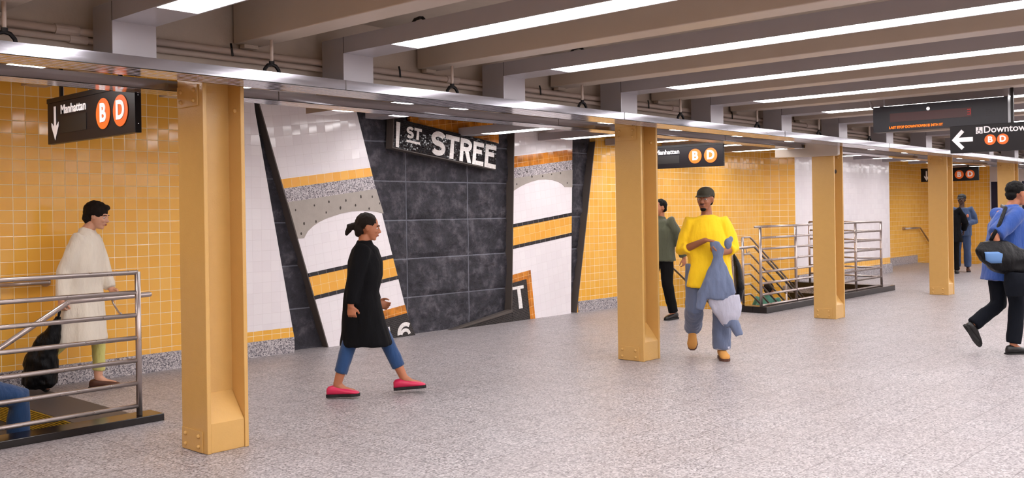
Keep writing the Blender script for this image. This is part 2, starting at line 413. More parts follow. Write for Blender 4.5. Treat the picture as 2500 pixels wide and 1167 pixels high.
for (px_, pz_) in [(6.17, 1.55), (6.42, 1.6), (6.62, 1.64), (6.86, 1.655), (7.08, 1.70), (7.25, 1.70), (6.28, 1.4), (6.44, 1.42), (6.58, 1.52), (6.78, 1.57), (7.0, 1.6), (7.2, 1.56), (7.36, 1.62), (6.24, 1.29)]:
    s_ = random.uniform(.008, .016)
    pm.prism([(px_ + s_ * math.cos(q) * random.uniform(.6, 1), pz_ + s_ * 1.3 * math.sin(q)) for q in [i * PI / 4 for i in range(8)]], (0, WY - .0075, 0), EX, EZ, (0, 1, 0), .006)
tag(pm.build('pit_mark', 'pit', c_), kind='stuff')
(sl, sr) = lineA(.848)
yslab([arch[-1]] + list(reversed(arch[:-1])) + [(rx(1.50), 1.5), sr, sl], WY, BD).build('white_tiles', 'white_tile_tilted', t)
yslab(bandA(.848, .806), WY - .004, BD).build('black_course', 'black_tile_tilted', t)
yslab(bandA(.806, .592), WY, BD).build('yellow_band', 'yellow_tile_tilted', t)
yslab(bandA(.592, .550), WY - .004, BD).build('black_course', 'black_tile_tilted', t)
(ol, orr) = lineA(.232); (ml, mr) = lineA(.13)
(wl, wr) = lineA(.55)
XB = 7.1
def onl(p, q, x): return (x, p[1] + (q[1] - p[1]) * (x - p[0]) / (q[0] - p[0]))
yslab([wl, wr, orr, onl(ol, orr, XB), (XB, 0), (lx(0), 0)], WY, BD).build('white_tiles', 'white_tile_tilted', t)
yslab([onl(ol, orr, XB), orr, mr, onl(ml, mr, XB)], WY - .004, BD).build('orange_course', 'orange_tile_tilted', t)
yslab([onl(ml, mr, XB), mr, (7.9, 0), (XB, 0)], WY - .002, BD).build('mosaic', 'mosaic_black', t)
UA = (math.cos(ROT), 0, math.sin(ROT)); VA = (-math.sin(ROT), 0, math.cos(ROT))
yslab([(7.44, .0), (7.42, .135), (7.488, .144), (7.506, .0)], WY - .006, .01).build('numeral_one', 'mosaic_white', t)
def arc(cx, cz, r, a0, a1, n=16): return [(cx + r * math.cos(rad(a0 + (a1 - a0) * i / n)), cz + r * math.sin(rad(a0 + (a1 - a0) * i / n))) for i in range(n + 1)]
def stroke(mb, pts, wd, y, d=.008, w2=None):
    L, R = [], []
    for i, p in enumerate(pts):
        q0, q1 = pts[max(i - 1, 0)], pts[min(i + 1, len(pts) - 1)]; tx, tz = q1[0] - q0[0], q1[1] - q0[1]; l = math.hypot(tx, tz) or 1
        nx, nz = -tz / l, tx / l; h = wd / 2
        L.append((p[0] + nx * h, max(p[1] + nz * h, 0))); R.append((p[0] - nx * h, max(p[1] - nz * h, 0)))
    for i in range(len(pts) - 1): mb.prism([L[i], L[i + 1], R[i + 1], R[i]], (0, y, 0), EX, EZ, (0, 1, 0), d)
    return mb
s6 = MB(); stroke(s6, arc(7.74, .045, .105, 55, 190) , .05, WY - .006, .01); stroke(s6, arc(7.735, .01, .07, 15, 165), .04, WY - .0062, .01)
s6.build('numeral_six', 'mosaic_white', t)
# upright slab B
TB = .115
def lxB(z): return 9.772 + (9.672 - 9.772) * (2.5 - z) / 2.35
def rxB(z): return 11.045 + (10.95 - 11.045) * (2.5 - z) / 2.5
def lineB(z): return (lxB(z), z), (rxB(z + 1.27 * TB), z + 1.27 * TB)
def bandB(a_, b_): (a, b), (c, d) = lineB(a_), lineB(b_); return [a, b, d, c]
t = thing('tile_slab', (10.3, WY, 0), 'upright white tiled slab with concrete arch and the letter T low at its left', 'wall slab')
a, b = lineB(2.262); yslab([(9.785, 2.86), (11.06, 2.86), b, a], WY, BD).build('white_tiles', 'white_tile_tilted', t)
yslab(bandB(2.262, 2.104), WY, BD).build('orange_course', 'orange_tile_tilted', t)
yslab(bandB(2.104, 1.96), WY, BD).build('terrazzo_band', 'terrazzo_band', t)
(a, b) = lineB(1.96)
arcB = [(rxB(1.851), 1.851), (10.85, 1.851), (10.79, 1.893), (10.7, 1.925), (10.575, 1.948), (10.42, 1.956), (10.259, 1.947), (10.12, 1.92), (9.997, 1.888), (9.88, 1.85), (lxB(1.79), 1.79)]
c_ = yslab([a, b] + arcB, WY - .006, BD).build('concrete_arch', 'concrete_art', t)
pm = MB()
for (px_, pz_) in [(9.85, 2.02), (10.02, 2.06), (10.35, 2.0), (10.12, 1.99), (10.55, 2.03), (10.62, 2.11), (10.75, 2.05), (10.9, 2.13), (9.8, 1.88), (10.9, 1.91)]:
    s_ = random.uniform(.008, .014)
    pm.prism([(px_ + s_ * math.cos(q), pz_ + s_ * 1.3 * math.sin(q)) for q in [i * PI / 4 for i in range(8)]], (0, WY - .0075, 0), EX, EZ, (0, 1, 0), .006)
tag(pm.build('pit_mark', 'pit', c_), kind='stuff')
(a, b) = lineB(1.332); yslab([arcB[-1]] + list(reversed(arcB[:-1])) + [b, a], WY, BD).build('white_tiles', 'white_tile_tilted', t)
yslab(bandB(1.332, 1.284), WY - .004, BD).build('black_course', 'black_tile_tilted', t)
yslab(bandB(1.284, 1.037), WY, BD).build('yellow_band', 'yellow_tile_tilted', t)
yslab(bandB(1.037, .99), WY - .004, BD).build('black_course', 'black_tile_tilted', t)
(a, b) = lineB(.99)
yslab([a, b, (10.951, 0), (10.150, 0), (10.065, .684), (lxB(.64), .638)], WY, BD).build('white_tiles', 'white_tile_tilted', t)
yslab([(lxB(.64), .638), (10.065, .684), (10.150, 0), (10.045, 0), (9.975, .564), (lxB(.53), .528)], WY - .004, BD).build('orange_course', 'orange_tile_tilted', t)
yslab([(lxB(.53), .528), (9.975, .564), (10.045, 0), (9.672, 0)], WY - .002, BD).build('mosaic', 'mosaic_black', t)
lt = MB()
lt.prism([(9.685, .43), (9.683, .468), (9.908, .485), (9.912, .44)], (0, WY - .006, 0), EX, EZ, (0, 1, 0), .008)
lt.prism([(9.775, .45), (9.84, .455), (9.888, .166), (9.812, .166)], (0, WY - .0062, 0), EX, EZ, (0, 1, 0), .008)
lt.build('letter_t', 'mosaic_white', t)
# dark edge pieces: low ramp of mosaic below the granite, frame on slab sides
t = thing('mosaic_wedge', (9.2, WY, 0), 'low black mosaic wedge with grey cap rising from floor beside the letter T', 'wall slab')
yslab([(8.56, 0), (9.672, 0), (9.672, .135), (9.6, .135)], WY, .07).build('mosaic', 'mosaic_black', t)
yslab([(8.50, 0), (8.60, 0), (9.672, .13), (9.672, .165), (9.57, .155)], WY - .01, .08).build('cap', 'dark_edge', t)
for nm, poly, lab in (('slab_edge', [(lx(2.86) - .012, 2.86), (lx(2.86) + .002, 2.86), (lx(0) + .002, 0), (lx(0) - .012, 0)], 'dark grey edge strip down the left side of the leaning arch slab'),
                 ('slab_edge', [(lxB(2.86) - .012, 2.86), (lxB(2.86) + .002, 2.86), (lxB(.13) + .002, .13), (lxB(.13) - .012, .13)], 'brown grey edge strip down the left side of the upright letter T slab'),
                 ('slab_edge', [(11.588, 2.55), (11.602, 2.55), (11.092, 0), (11.078, 0)], 'dark grey slanting edge strip where the yellow wall begins right of the mural')):
    single(nm, yslab(poly, WY - .001, BD), 'dark_edge', lab, 'edge strip')
# the mosaic name tablet, tilted down to the right, standing proud of the granite
def tablet():
    SL = math.radians(7.0); U = Vector((math.cos(SL), 0, -math.sin(SL))); V = Vector((math.sin(SL), 0, math.cos(SL))); N = Vector((0, 1, 0))
    YF = WY - .05
    o = Vector((7.545, YF, 2.292)); W, H = 1.80, .355
    t = thing('name_tablet', tuple(o), 'tilted black mosaic tablet reading 1ST STREE on the dark granite', 'sign')
    MB().prism([(0, 0), (W, 0), (W - .02, H), (-.02, H)], o, U, V, N, .125).build('mosaic', 'mosaic_sign', t)
    e = MB(); e.prism([(-.008, -.012), (W, -.012), (W, 0), (0, 0), (-.02, H), (-.03, H)], o, U, V, N, .125); e.build('rim', 'dark_edge', t)
    y = -.004
    def P(poly, nm): return MB().prism(poly, o + N * y, U, V, N, .008).build(nm, 'mosaic_white', t)
    P([(.04, .012), (.085, .012), (.078, .315), (.018, .315)], 'numeral_one')
    class L2:
        def __init__(s): s.m = MB()
        def p(s, poly): s.m.prism(poly, o + N * y, U, V, N, .008); return s
        def s(s, pts, w):
            A, B = [], []
            for i, p in enumerate(pts):
                a, b = pts[max(i - 1, 0)], pts[min(i + 1, len(pts) - 1)]; tx, tz = b[0] - a[0], b[1] - a[1]; l = math.hypot(tx, tz); nx, nz = -tz / l * w / 2, tx / l * w / 2
                A.append((p[0] + nx, p[1] + nz)); B.append((p[0] - nx, p[1] - nz))
            for i in range(len(pts) - 1): s.p([A[i], A[i + 1], B[i + 1], B[i]])
            return s
        def b(s, nm): return s.m.build(nm, 'mosaic_white', t)
    def letS(x, z, w, h, k, nm):
        r = h / 4 ; cx = x + w / 2
        pts = [(cx + math.cos(rad(a)) * w * .42, z + 3 * r - k / 4 + math.sin(rad(a)) * (r - k / 4)) for a in range(25, 275, 15)]
        pts += [(cx + math.cos(rad(a)) * w * .42, z + r + k / 4 + math.sin(rad(a)) * (r - k / 4)) for a in range(90, -156, -15)]
        L2().s(pts, k).b(nm)
    def letT(x, z, w, h, k, nm): L2().p([(x, z + h - k), (x + w, z + h - k), (x + w, z + h), (x, z + h)]).p([(x + w / 2 - k * .6, z), (x + w / 2 + k * .6, z), (x + w / 2 + k * .5, z + h - k), (x + w / 2 - k * .5, z + h - k)]).b(nm)
    def letE(x, z, w, h, k, nm): L2().p([(x, z), (x + k * 1.1, z), (x + k, z + h), (x, z + h)]).p([(x + k, z), (x + w, z), (x + w, z + k), (x + k, z + k)]).p([(x + k, z + h / 2), (x + w * .8, z + h / 2), (x + w * .8, z + h / 2 + k), (x + k, z + h / 2 + k)]).p([(x + k, z + h - k), (x + w * .95, z + h - k), (x + w * .95, z + h), (x + k, z + h)]).b(nm)
    def letR(x, z, w, h, k, nm):
        q = L2().p([(x, z), (x + k * 1.1, z), (x + k, z + h), (x, z + h)])
        r = h * .27 - k / 2; q.s([(x + k, z + h - k / 2), (x + w * .5, z + h - k / 2)] + [(x + w * .5 + math.cos(rad(a)) * (w * .5 - k * .5), z + h - k / 2 - r + math.sin(rad(a)) * r) for a in range(80, -81, -16)] + [(x + w * .5, z + h - k / 2 - 2 * r), (x + k, z + h - k / 2 - 2 * r)], k)
        q.p([(x + w * .42, z + h * .46), (x + w * .42 + k * 1.15, z + h * .5), (x + w * 1.02, z), (x + w * 1.02 - k * 1.2, z)]).b(nm)
    letS(.20, .15, .10, .145, .034, 'letter_s'); letT(.315, .155, .12, .14, .034, 'letter_t')
    P([(.20, .10), (.42, .10), (.42, .128), (.20, .128)], 'underline')
    letS(.62, .015, .22, .305, .066, 'letter_s'); letT(.85, .012, .24, .295, .058, 'letter_t'); letR(1.115, .008, .21, .30, .056, 'letter_r')
    letE(1.35, .003, .205, .30, .056, 'letter_e'); letE(1.58, .0, .215, .305, .058, 'letter_e')
    # orange tile cornice above
    return t
tablet()
single('tile_cornice', yslab([(7.9, 2.62), (9.5, 2.43), (9.5, 2.62), (9.5, 2.80), (7.9, 2.84)], 8.86, .05), 'orange_tile_tilted', 'orange brown tile strip showing above the tilted mosaic tablet', 'tile strip')

# ------------------------------------------------------------------ steel columns
PX = 4.65
def column(x):
    y0, y1 = 5.44, 5.75; xa, xb = x, x + .295; t_ = .028
    t = thing('steel_column', (x, 5.44, 0), 'x', 'column', 'ochre columns in a row')
    MB().box(xa, xa + t_, y0, y1, 0, 2.37).build('flange', 'column_paint', t, bevel=.004)
    MB().box(xb - t_, xb, y0, y1, 0, 2.37).build('flange', 'column_paint', t, bevel=.004)
    MB().box(xa + t_, xb - t_, 5.585, 5.605, 0, 2.37).build('web', 'column_paint', t)
    for sy in (-1, 1):
        f = y0 + .006 if sy < 0 else y1 - .006; wy = 5.585 if sy < 0 else 5.605
        m = MB(); n = Vector((1, 0, 0))
        m.prism([(f, 0), (f, .185), (wy, .36), (wy, 0)], (xa + t_, 0, 0), (0, 1, 0), (0, 0, 1), n, xb - xa - 2 * t_)
        m.build('base_fill', 'column_paint', t, bevel=.006)
    def plate(z0, z1, nm):
        p = MB().box(xa - .009, xa, y0 + .05, y1 - .012, z0, z1).build(nm, 'column_paint', t, bevel=.002)
        for yy in (y0 + .09, y1 - .06):
            for zz in (z0 + .035, z1 - .035): MB().ell((xa - .012, yy, zz), (.014, .014, .014), 10, 6).build('rivet', 'column_paint', p, smooth=True)
    plate(0.004, .14, 'base_plate'); plate(2.185, 2.32, 'splice_plate')
    MB().ell((xb - t_ - .004, 5.50, 2.17), (.014, .016, .016), 10, 6).build('bolt', 'column_paint', t, smooth=True)
    MB().box(xa, xb, y0 + .002, y1 - .002, 2.366, 2.3725).build('cap_plate', 'column_paint', t)
    return t
c0 = column(3.13); xs = [3.13, 7.82, 12.36, 16.75, 20.7]
labs = ['nearest ochre steel column, largest, left of the mural', 'second ochre steel column, between the mural and the man in yellow', 'third ochre steel column, standing before the far stair railing', 'fourth ochre steel column, between the railing and the man in denim uniform', 'farthest ochre steel column, half behind the head of the man in blue']
c0['label'] = labs[0]
for i in range(1, 5):
    c = copy_tree(c0); c.location.x = xs[i]; c.location.y += [0, 0, .03, 0, 0][i] - .05; c['label'] = labs[i]; c['o'] = (xs[i], 5.39, 0)
# cream crossbeam head over the third column
t = thing('crossbeam', (12.4, 5.35, 2.2), 'short cream crossbeam head resting on the third column', 'beam')
MB().prism([(5.352, 2.36), (5.352, 2.2), (5.38, 2.185), (5.76, 2.185), (6.25, 2.2), (6.25, 2.305), (5.81, 2.305), (5.80, 2.36)], (12.33, 0, 0), (0, 1, 0), (0, 0, 1), (1, 0, 0), .07).build('web_plate', 'ceiling_paint', t)
MB().box(12.33, 12.40, 5.38, 5.80, 2.36, 2.371).build('flange', 'ceiling_paint', t)
t = thing('round_gauge', (12.58, 5.48, 1.98), 'small round grey gauge on the side of the third column', 'gauge')
MB().tube([(12.55, 5.535, 1.98), (12.55, 5.48, 1.98)], .035, 20).build('case', 'chrome', t, smooth=False)
MB().tube([(12.55, 5.482, 1.98), (12.55, 5.474, 1.98)], .024, 20).build('dial', 'black_metal', t)

# ------------------------------------------------------------------ girder, channels, pipes
t = thing('girder', (12, 5.42, 2.372), 'long beige girder carried by the columns behind the steel channel', 'girder')
MB().box(XN, XF, 5.44, 5.65, 2.40, 2.86).build('web', 'girder_paint', t)
MB().box(XN, XF, 5.415, 5.675, 2.373, 2.40).build('lower_flange', 'girder_paint', t)
def channel(y0, y1, label):
    t = thing('steel_channel', (12, y0, 2.31), label, 'channel')
    zb, zt = 2.312, 2.375
    MB().box(XN, XF - .1, y0, y0 + .006, zb, zt).build('front_face', 'channel_steel', t)
    MB().box(XN, XF - .1, y0 + .0005, y0 + .006, zb - .004, zb).build('lower_lip', 'black_metal', t)
    MB().box(XN, XF - .1, y1 - .006, y1, zb, zt).build('back_face', 'channel_steel', t)
    MB().box(XN, XF - .1, y0 + .006, y1 - .006, zt - .006, zt).build('top_cover', 'channel_steel', t)
    n = 6; g = MB(); pw = (y1 - y0 - .012) / n; pr = []
    for i in range(n):
        a = y0 + .006 + i * pw; pr += [(a, zb + .012), (a + .010, zb + .012), (a + .012, zb), (a + pw - .002, zb)]
    pr += [(y1 - .006, zb + .018), (y0 + .006, zb + .018)]
    g.prism(pr, (XN, 0, 0), (0, 1, 0), (0, 0, 1), (1, 0, 0), XF - .1 - XN).build('ribbed_underside', 'channel_steel', t)
    x = 3.95
    while x < 26:
        MB().box(x, x + .006, y0 - .0015, y0, zb, zt).build('seam', 'dark_edge', t); x += 3.14
    return t
channel(5.06, 5.375, 'long polished steel channel running along the front of the columns')
channel(5.83, 6.09, 'second steel channel behind the columns, lower in view and darker')
t = thing('conduit_pipe', (5, 5.40, 2.54), 'upper painted pipe running along the beige girder', 'pipe', 'pipes along the girder')
MB().tube([(XN + .1, 5.405, 2.535), (XF - .2, 5.405, 2.535)], .022, 12).build('pipe_run', 'pipe_paint', t, smooth=True)
for x in (2.22, 5.2, 8.4, 11.5): MB().tube([(x, 5.405, 2.535), (x + .13, 5.405, 2.535)], .03, 12).build('coupling', 'pipe_paint', t)
for x in (3.30, 4.7, 6.3, 7.95, 9.6): MB().tube([(x, 5.385, 2.58), (x, 5.375, 2.55), (x + .01, 5.38, 2.50)], .007, 6).build('clip', 'black_metal', t)
t = thing('conduit_pipe', (5, 5.40, 2.49), 'lower painted pipe running along the beige girder', 'pipe', 'pipes along the girder')
MB().tube([(XN + .1, 5.41, 2.49), (XF - .2, 5.41, 2.49)], .017, 12).build('pipe_run', 'pipe_paint', t, smooth=True)
for x in (2.3, 5.7, 9.1, 12.3): MB().tube([(x, 5.41, 2.49), (x + .1, 5.41, 2.49)], .024, 12).build('coupling', 'pipe_paint', t)

# ------------------------------------------------------------------ ceiling beams, lamp housings, hanger rods
SP = 1.57
ORD = ['first', 'second', 'third', 'fourth', 'fifth', 'sixth', 'seventh', 'eighth', 'ninth', 'tenth', 'eleventh', 'twelfth', 'thirteenth', 'fourteenth', 'fifteenth', 'sixteenth', 'seventeenth', 'eighteenth']
def beam(x):
    t = thing('ceiling_beam', (x, 0, 2.585), 'x', 'beam', 'beige ceiling beams')
    MB().box(x - .095, x + .095, YN + .02, 5.41, 2.585, 2.858).build('casing', 'ceiling_paint', t, bevel=.006)
    MB().box(x - .05, x + .05, 5.355, 5.41, 2.56, 2.584).build('seat_angle', 'ceiling_paint', t)
    return t
def lamp(x):
    """housing from the camera side to its drop post on the channel"""
    t = thing('lamp_housing', (x, 5.11, 2.375), 'x', 'ceiling light', 'lamp housings over the concourse')
    zb, zt, w_ = 2.562, 2.67, .255
    # one-sided tray: side walls and top round the diffusers
    m = MB(); m.box(x, x + w_, YN + .05, 5.11, zt - .01, zt).box(x, x + .012, YN + .05, 5.11, zb, zt - .01).box(x + w_ - .012, x + w_, YN + .05, 5.11, zb, zt - .01).box(x + .012, x + w_ - .012, 4.64, 5.11, zb, zb + .008)
    m.build('tray', 'fixture_paint', t)
    p = MB().box(x, x + w_, 5.11, 5.345, 2.376, zt).build('drop_post', 'fixture_paint', t, bevel=.003)
    MB().box(x - .001, x, 5.108, 5.112, zb, zt).build('seam', 'black_metal', p)
    MB().tube([(x + .02, 4.44, zt), (x + .02, 4.42, zt + .018), (x + .03, 4.385, zt + .026), (x + .02, 4.35, zt + .018), (x + .02, 4.33, zt)], .010, 8).build('clamp', 'black_metal', t)
    for (a, b) in ((4.64, 2.71), (2.68, 1.45), (1.40, -.5), (-.55, -2.4), (-2.45, -4.4)):
        MB().box(x + .016, x + w_ - .016, b, a, zb + .002, zb + .012).build('diffuser', 'lamp_diffuser', t)
    return t
def lamp_back(x, y1, zb):
    t = thing('lamp_housing', (x, 6.9, zb), 'x', 'ceiling light', 'lamp housings by the tiled wall')
    w_ = .255; zt = zb + .1
    m = MB(); m.box(x, x + w_, 5.68, y1, zt - .01, zt).box(x, x + .012, 5.68, y1, zb, zt - .01).box(x + w_ - .012, x + w_, 5.68, y1, zb, zt - .01).box(x + .012, x + w_ - .012, y1 - .38, y1, zb, zb + .008).box(x, x + w_, y1, y1 + .006, zb, zt)
    m.build('tray', 'fixture_paint', t)
    MB().box(x + .016, x + w_ - .016, 6.2, y1 - .385, zb + .002, zb + .012).build('diffuser', 'lamp_diffuser', t)
    for yy in (6.5, y1 - .5): MB().tube([(x + w_ / 2, yy, zt), (x + w_ / 2, yy, 2.86)], .008, 6).build('hanger', 'black_metal', t)
    return t
def rod(x):
    t = thing('hanger_rod', (x, 5.13, 2.375), 'x', 'hanger', 'hanger rods above the channel')
    MB().tube([(x, 5.13, 2.43), (x, 5.13, 2.586)], .011, 10).build('rod', 'pipe_paint', t, smooth=True)
    c = MB(); c.tube([(x - .055, 5.13, 2.376), (x - .05, 5.13, 2.40), (x - .028, 5.13, 2.425), (x, 5.13, 2.433), (x + .028, 5.13, 2.425), (x + .05, 5.13, 2.40), (x + .055, 5.13, 2.376)], .012, 8)
    c.build('clamp', 'black_metal', t)
    MB().tube([(x, 5.13, 2.433), (x, 5.13, 2.452)], .017, 6).build('nut', 'black_metal', t)
    return t
b0, l0, r0 = beam(3.43), lamp(2.405), rod(3.43)
for kk in range(-2, 15):
    x = 3.43 + SP * kk
    b = b0 if kk == 0 else copy_tree(b0); b.location.x = x
    n = ORD[kk + 2]
    b['label'] = 'beige ceiling beam, %s of the beams counted from the left' % n
    if -1 <= kk <= 6:
        rr = r0 if kk == 0 else copy_tree(r0); rr.location.x = x
        rr['label'] = 'pale hanger rod with black clamp on the channel, %s from the left' % ORD[kk + 1]
for kk in range(-2, 16):
    x = 2.405 + SP * kk
    l = l0 if kk == 0 else copy_tree(l0); l.location.x = x
    l['label'] = ('grey lamp housing with drop post, %s of those in view from the left' % ORD[kk]) if kk >= 0 else 'grey lamp housing with drop post, outside the left of the view, %s of two' % ORD[kk + 2]
    if kk >= 0:
        y1, z = {0: (7.6, 2.5), 1: (7.6, 2.5), 2: (7.72, 2.475), 3: (8.75, 2.61), 4: (8.80, 2.49)}.get(kk, (8.80, 2.5))
        if 2.405 + SP * kk > 16: y1 = 8.2
        q = lamp_back(x, y1, z)
        q['label'] = 'grey lamp housing beyond the girder, %s of that row from the left' % ORD[kk]
    else:
        q = lamp_back(x, 8.3, 2.5); q['label'] = 'grey lamp housing beyond the girder, outside the left of the view, %s of two' % ORD[kk + 2]
# beams of the wall bay
bb = thing('wall_bay_beam', (3.43, 0, 2.66), 'x', 'beam', 'beams over the wall bay')
MB().box(3.33, 3.53, 5.68, 9.1, 2.66, 2.858).build('casing', 'ceiling_paint', bb)
for kk in range(-2, 15):
    if 3.43 + SP * kk > 21.9: break
    b = bb if kk == 0 else copy_tree(bb); b.location.x = 3.43 + SP * kk
    b['label'] = 'beige beam between girder and tiled wall, %s from the left' % ORD[kk + 2]
    if 16.8 < 3.43 + SP * kk:
        b.scale = (1, .914, 1)

# ------------------------------------------------------------------ signs
def train_sign(x, y0, label, z0=2.055, arrow='down', word='Manhattan', hgt=.31, L=1.40, rods=True, lift=2.86):
    """hanging sign facing the camera side (-X); y0 is its near (right) end, reading runs toward -Y"""
    t = thing('hanging_sign', (x, y0, z0), label, 'sign')
    U, V, N = Vector((0, -1, 0)), Vector((0, 0, 1)), Vector((-1, 0, 0))
    o = Vector((x, y0 + L, z0))   # lower left as read
    bd = MB().box(x, x + .045, y0, y0 + L, z0, z0 + hgt).build('sign_box', 'sign_black', t, bevel=.003)
    MB().box(x - .004, x + .05, y0 - .004, y0 + L + .004, z0 + hgt, z0 + hgt + .035).build('top_casing', 'black_metal', t)
    for zz in (.06, hgt - .06): MB().ell((x + .022, y0 - .001, z0 + zz), (.004, .003, .004), 8, 5).build('screw', 'chrome', bd)
    f = o + N * .002
    if arrow == 'down':
        cx = .14; s_ = hgt / .30
        MB().prism([(cx, .025 * s_), (cx + .062, .125 * s_), (cx + .062, .155 * s_), (cx + .018, .125 * s_), (cx + .018, .27 * s_), (cx - .018, .27 * s_), (cx - .018, .125 * s_), (cx - .062, .155 * s_), (cx - .062, .125 * s_)], f, U, V, N, .002).build('arrow', 'sign_white', t)
        text_mesh('lettering', word, .1, f + U * .25 + V * (hgt - .098), U, V, N, 'sign_white', t, off=.002, fit=(.42, .068))
        MB().prism([(.24, .07), (.67, .07), (.67, .19), (.24, .19)], f, U, V, N, .001).build('blank_patch', 'sign_black_patch', t)
        R_ = .108; cs = (.94, 1.20)
        zc = hgt * .52
    for cxx, ch in zip(cs, 'BD'):
        d = MB().prism([(R_ * math.cos(2 * PI * i / 40), R_ * math.sin(2 * PI * i / 40)) for i in range(40)], f + U * cxx + V * zc, U, V, N, .003).build('route_disc', 'disc_orange', t)
        text_mesh('letter', ch, R_ * 1.62, f + U * cxx + V * (zc) + N * .003, U, V, N, 'sign_white', d, off=R_ * .06)
    for fr in (.18, .86):
        yy = y0 + L * fr
        MB().box(x + .012, x + .034, yy - .012, yy + .012, z0 + hgt + .035, lift).build('hanger', 'black_metal', t)
    return t
train_sign(3.03, 6.125, 'nearest black Manhattan sign with down arrow and orange B and D discs, at left')
train_sign(12.25, 7.02, 'black Manhattan sign with orange B and D discs, beside the second column', z0=2.12)
train_sign(25.5, 7.45, 'farthest small black sign with down arrow and B and D discs, behind the fourth column', z0=2.13)
# arrow sign at right
def downtown():
    x, y1, L, z0, hgt = 9.75, 3.103, 1.25, 1.997, .262
    y0 = y1 - L
    t = thing('hanging_sign', (x, y0, z0), 'black Downtown sign with white left arrow and accessibility mark, at right edge', 'sign')
    U, V, N = Vector((0, -1, 0)), Vector((0, 0, 1)), Vector((-1, 0, 0)); o = Vector((x, y1, z0)); f = o + N * .002
    MB().box(x, x + .05, y0, y1, z0, z0 + hgt).build('sign_box', 'sign_black', t, bevel=.003)
    for yy in (y0 + .1, y0 + L - .55): MB().box(x + .012, x + .036, yy - .012, yy + .012, z0 + hgt, 2.60).build('hanger', 'black_metal', t)
    s_ = 1.0
    MB().prism([(.016, .127), (.105, .225), (.130, .2), (.082, .148), (.208, .148), (.208, .106), (.082, .106), (.130, .054), (.105, .03)], f, U, V, N, .002).build('arrow', 'sign_white', t)
    text_mesh('lettering', 'Downtown', .098, f + U * .308 + V * .178, U, V, N, 'sign_white', t, off=.0012, fit=(.405, .064))
    b = MB().prism([(.236, .175), (.296, .175), (.296, .238), (.236, .238)], f, U, V, N, .002).build('accessibility_mark', 'sign_white', t)
    w_ = MB(); q = f + N * .003; cx, cz = .263, .2
    w_.prism([(cx + .006 * math.cos(i), cz + .028 + .006 * math.sin(i)) for i in [j * PI / 4 for j in range(8)]], q, U, V, N, .001)
    w_.prism([(cx - .003, cz + .02), (cx + .003, cz + .02), (cx + .003, cz + .004), (cx + .018, cz + .004), (cx + .026, cz - .016), (cx + .021, cz - .016), (cx + .014, cz - .001), (cx - .003, cz - .001)], q, U, V, N, .001)
    for i in range(14):
        a, c_ = rad(120 + i * 17), rad(120 + (i + 1) * 17); 
        w_.prism([(cx + .015 * math.cos(a), cz - .006 + .015 * math.sin(a)), (cx + .015 * math.cos(c_), cz - .006 + .015 * math.sin(c_)), (cx + .019 * math.cos(c_), cz - .006 + .019 * math.sin(c_)), (cx + .019 * math.cos(a), cz - .006 + .019 * math.sin(a))], q, U, V, N, .001)
    w_.build('wheelchair_symbol', 'sign_black', b)
    R_ = .050
    for cxx, ch in ((.362, 'B'), (.472, 'D')):
        d = MB().prism([(R_ * math.cos(2 * PI * i / 40), R_ * math.sin(2 * PI * i / 40)) for i in range(40)], f + U * cxx + V * .112, U, V, N, .003).build('route_disc', 'disc_orange', t)
        text_mesh('letter', ch, R_ * 1.55, f + U * cxx + V * .112 + N * .003, U, V, N, 'sign_white', d, off=R_ * .06)
downtown()
def led():
    x, y1, L, z0, hgt = 9.92, 3.92, 1.29, 2.262, .262
    y0 = y1 - L
    t = thing('led_display', (x, y0, z0), 'dark hanging message display with red lit window and orange line of letters', 'display')
    U, V, N = Vector((0, -1, 0)), Vector((0, 0, 1)), Vector((-1, 0, 0)); o = Vector((x, y1, z0)); f = o + N * .002
    MB().box(x, x + .16, y0, y1, z0, z0 + hgt).build('case', 'led_case', t, bevel=.004)
    g = MB().prism([(.175, .095), (.965, .095), (.965, .185), (.175, .185)], f, U, V, N, .002).build('display_window', 'led_glass', t)
    dots = MB()
    for j in range(7):
        for i in range(5):
            if (j in (0, 6) and i) or (j == 3 and i) or (i == 4 and j) : dots.prism([(0, 0), (.006, 0), (.006, .006), (0, .006)], f + U * (.92 + i * .008) + V * (.115 + j * .008), U, V, N, .003)
    dots.build('lit_digit', 'led_red', g)
    text_mesh('lettering', 'LAST STOP DOWNTOWN IS 34TH ST', .037, f + U * .168 + V * .026, U, V, N, 'letter_orange', t, off=.0016, fit=(.53, .027))
    MB().tube([o + U * .56 + V * .205 - N * 0, o + U * .56 + V * .205 + N * .012], .018, 20).build('round_knob', 'chrome', t)
    m = MB()
    for i in range(24): m.prism([(0, 0), (.005, 0), (.005, .005), (0, .005)], f + U * (1.10 + (i % 6) * .014) + V * (.09 + (i // 6) * .018), U, V, N, .001)
    m.build('speaker_grille', 'black_metal', t)
    for yy in (y1 - .07, y0 + .03): MB().box(x + .05, x + .09, yy - .02, yy + .02, z0 + hgt, 2.86).build('hanger_post', 'fixture_paint', t)
    MB().tube([(x + .05, y1 + .02, z0 + hgt - .01), (x + .05, y1 + .06, 2.62), (x + .05, y1 + .10, 2.86)], .012, 8).build('brace', 'fixture_paint', t)
led()

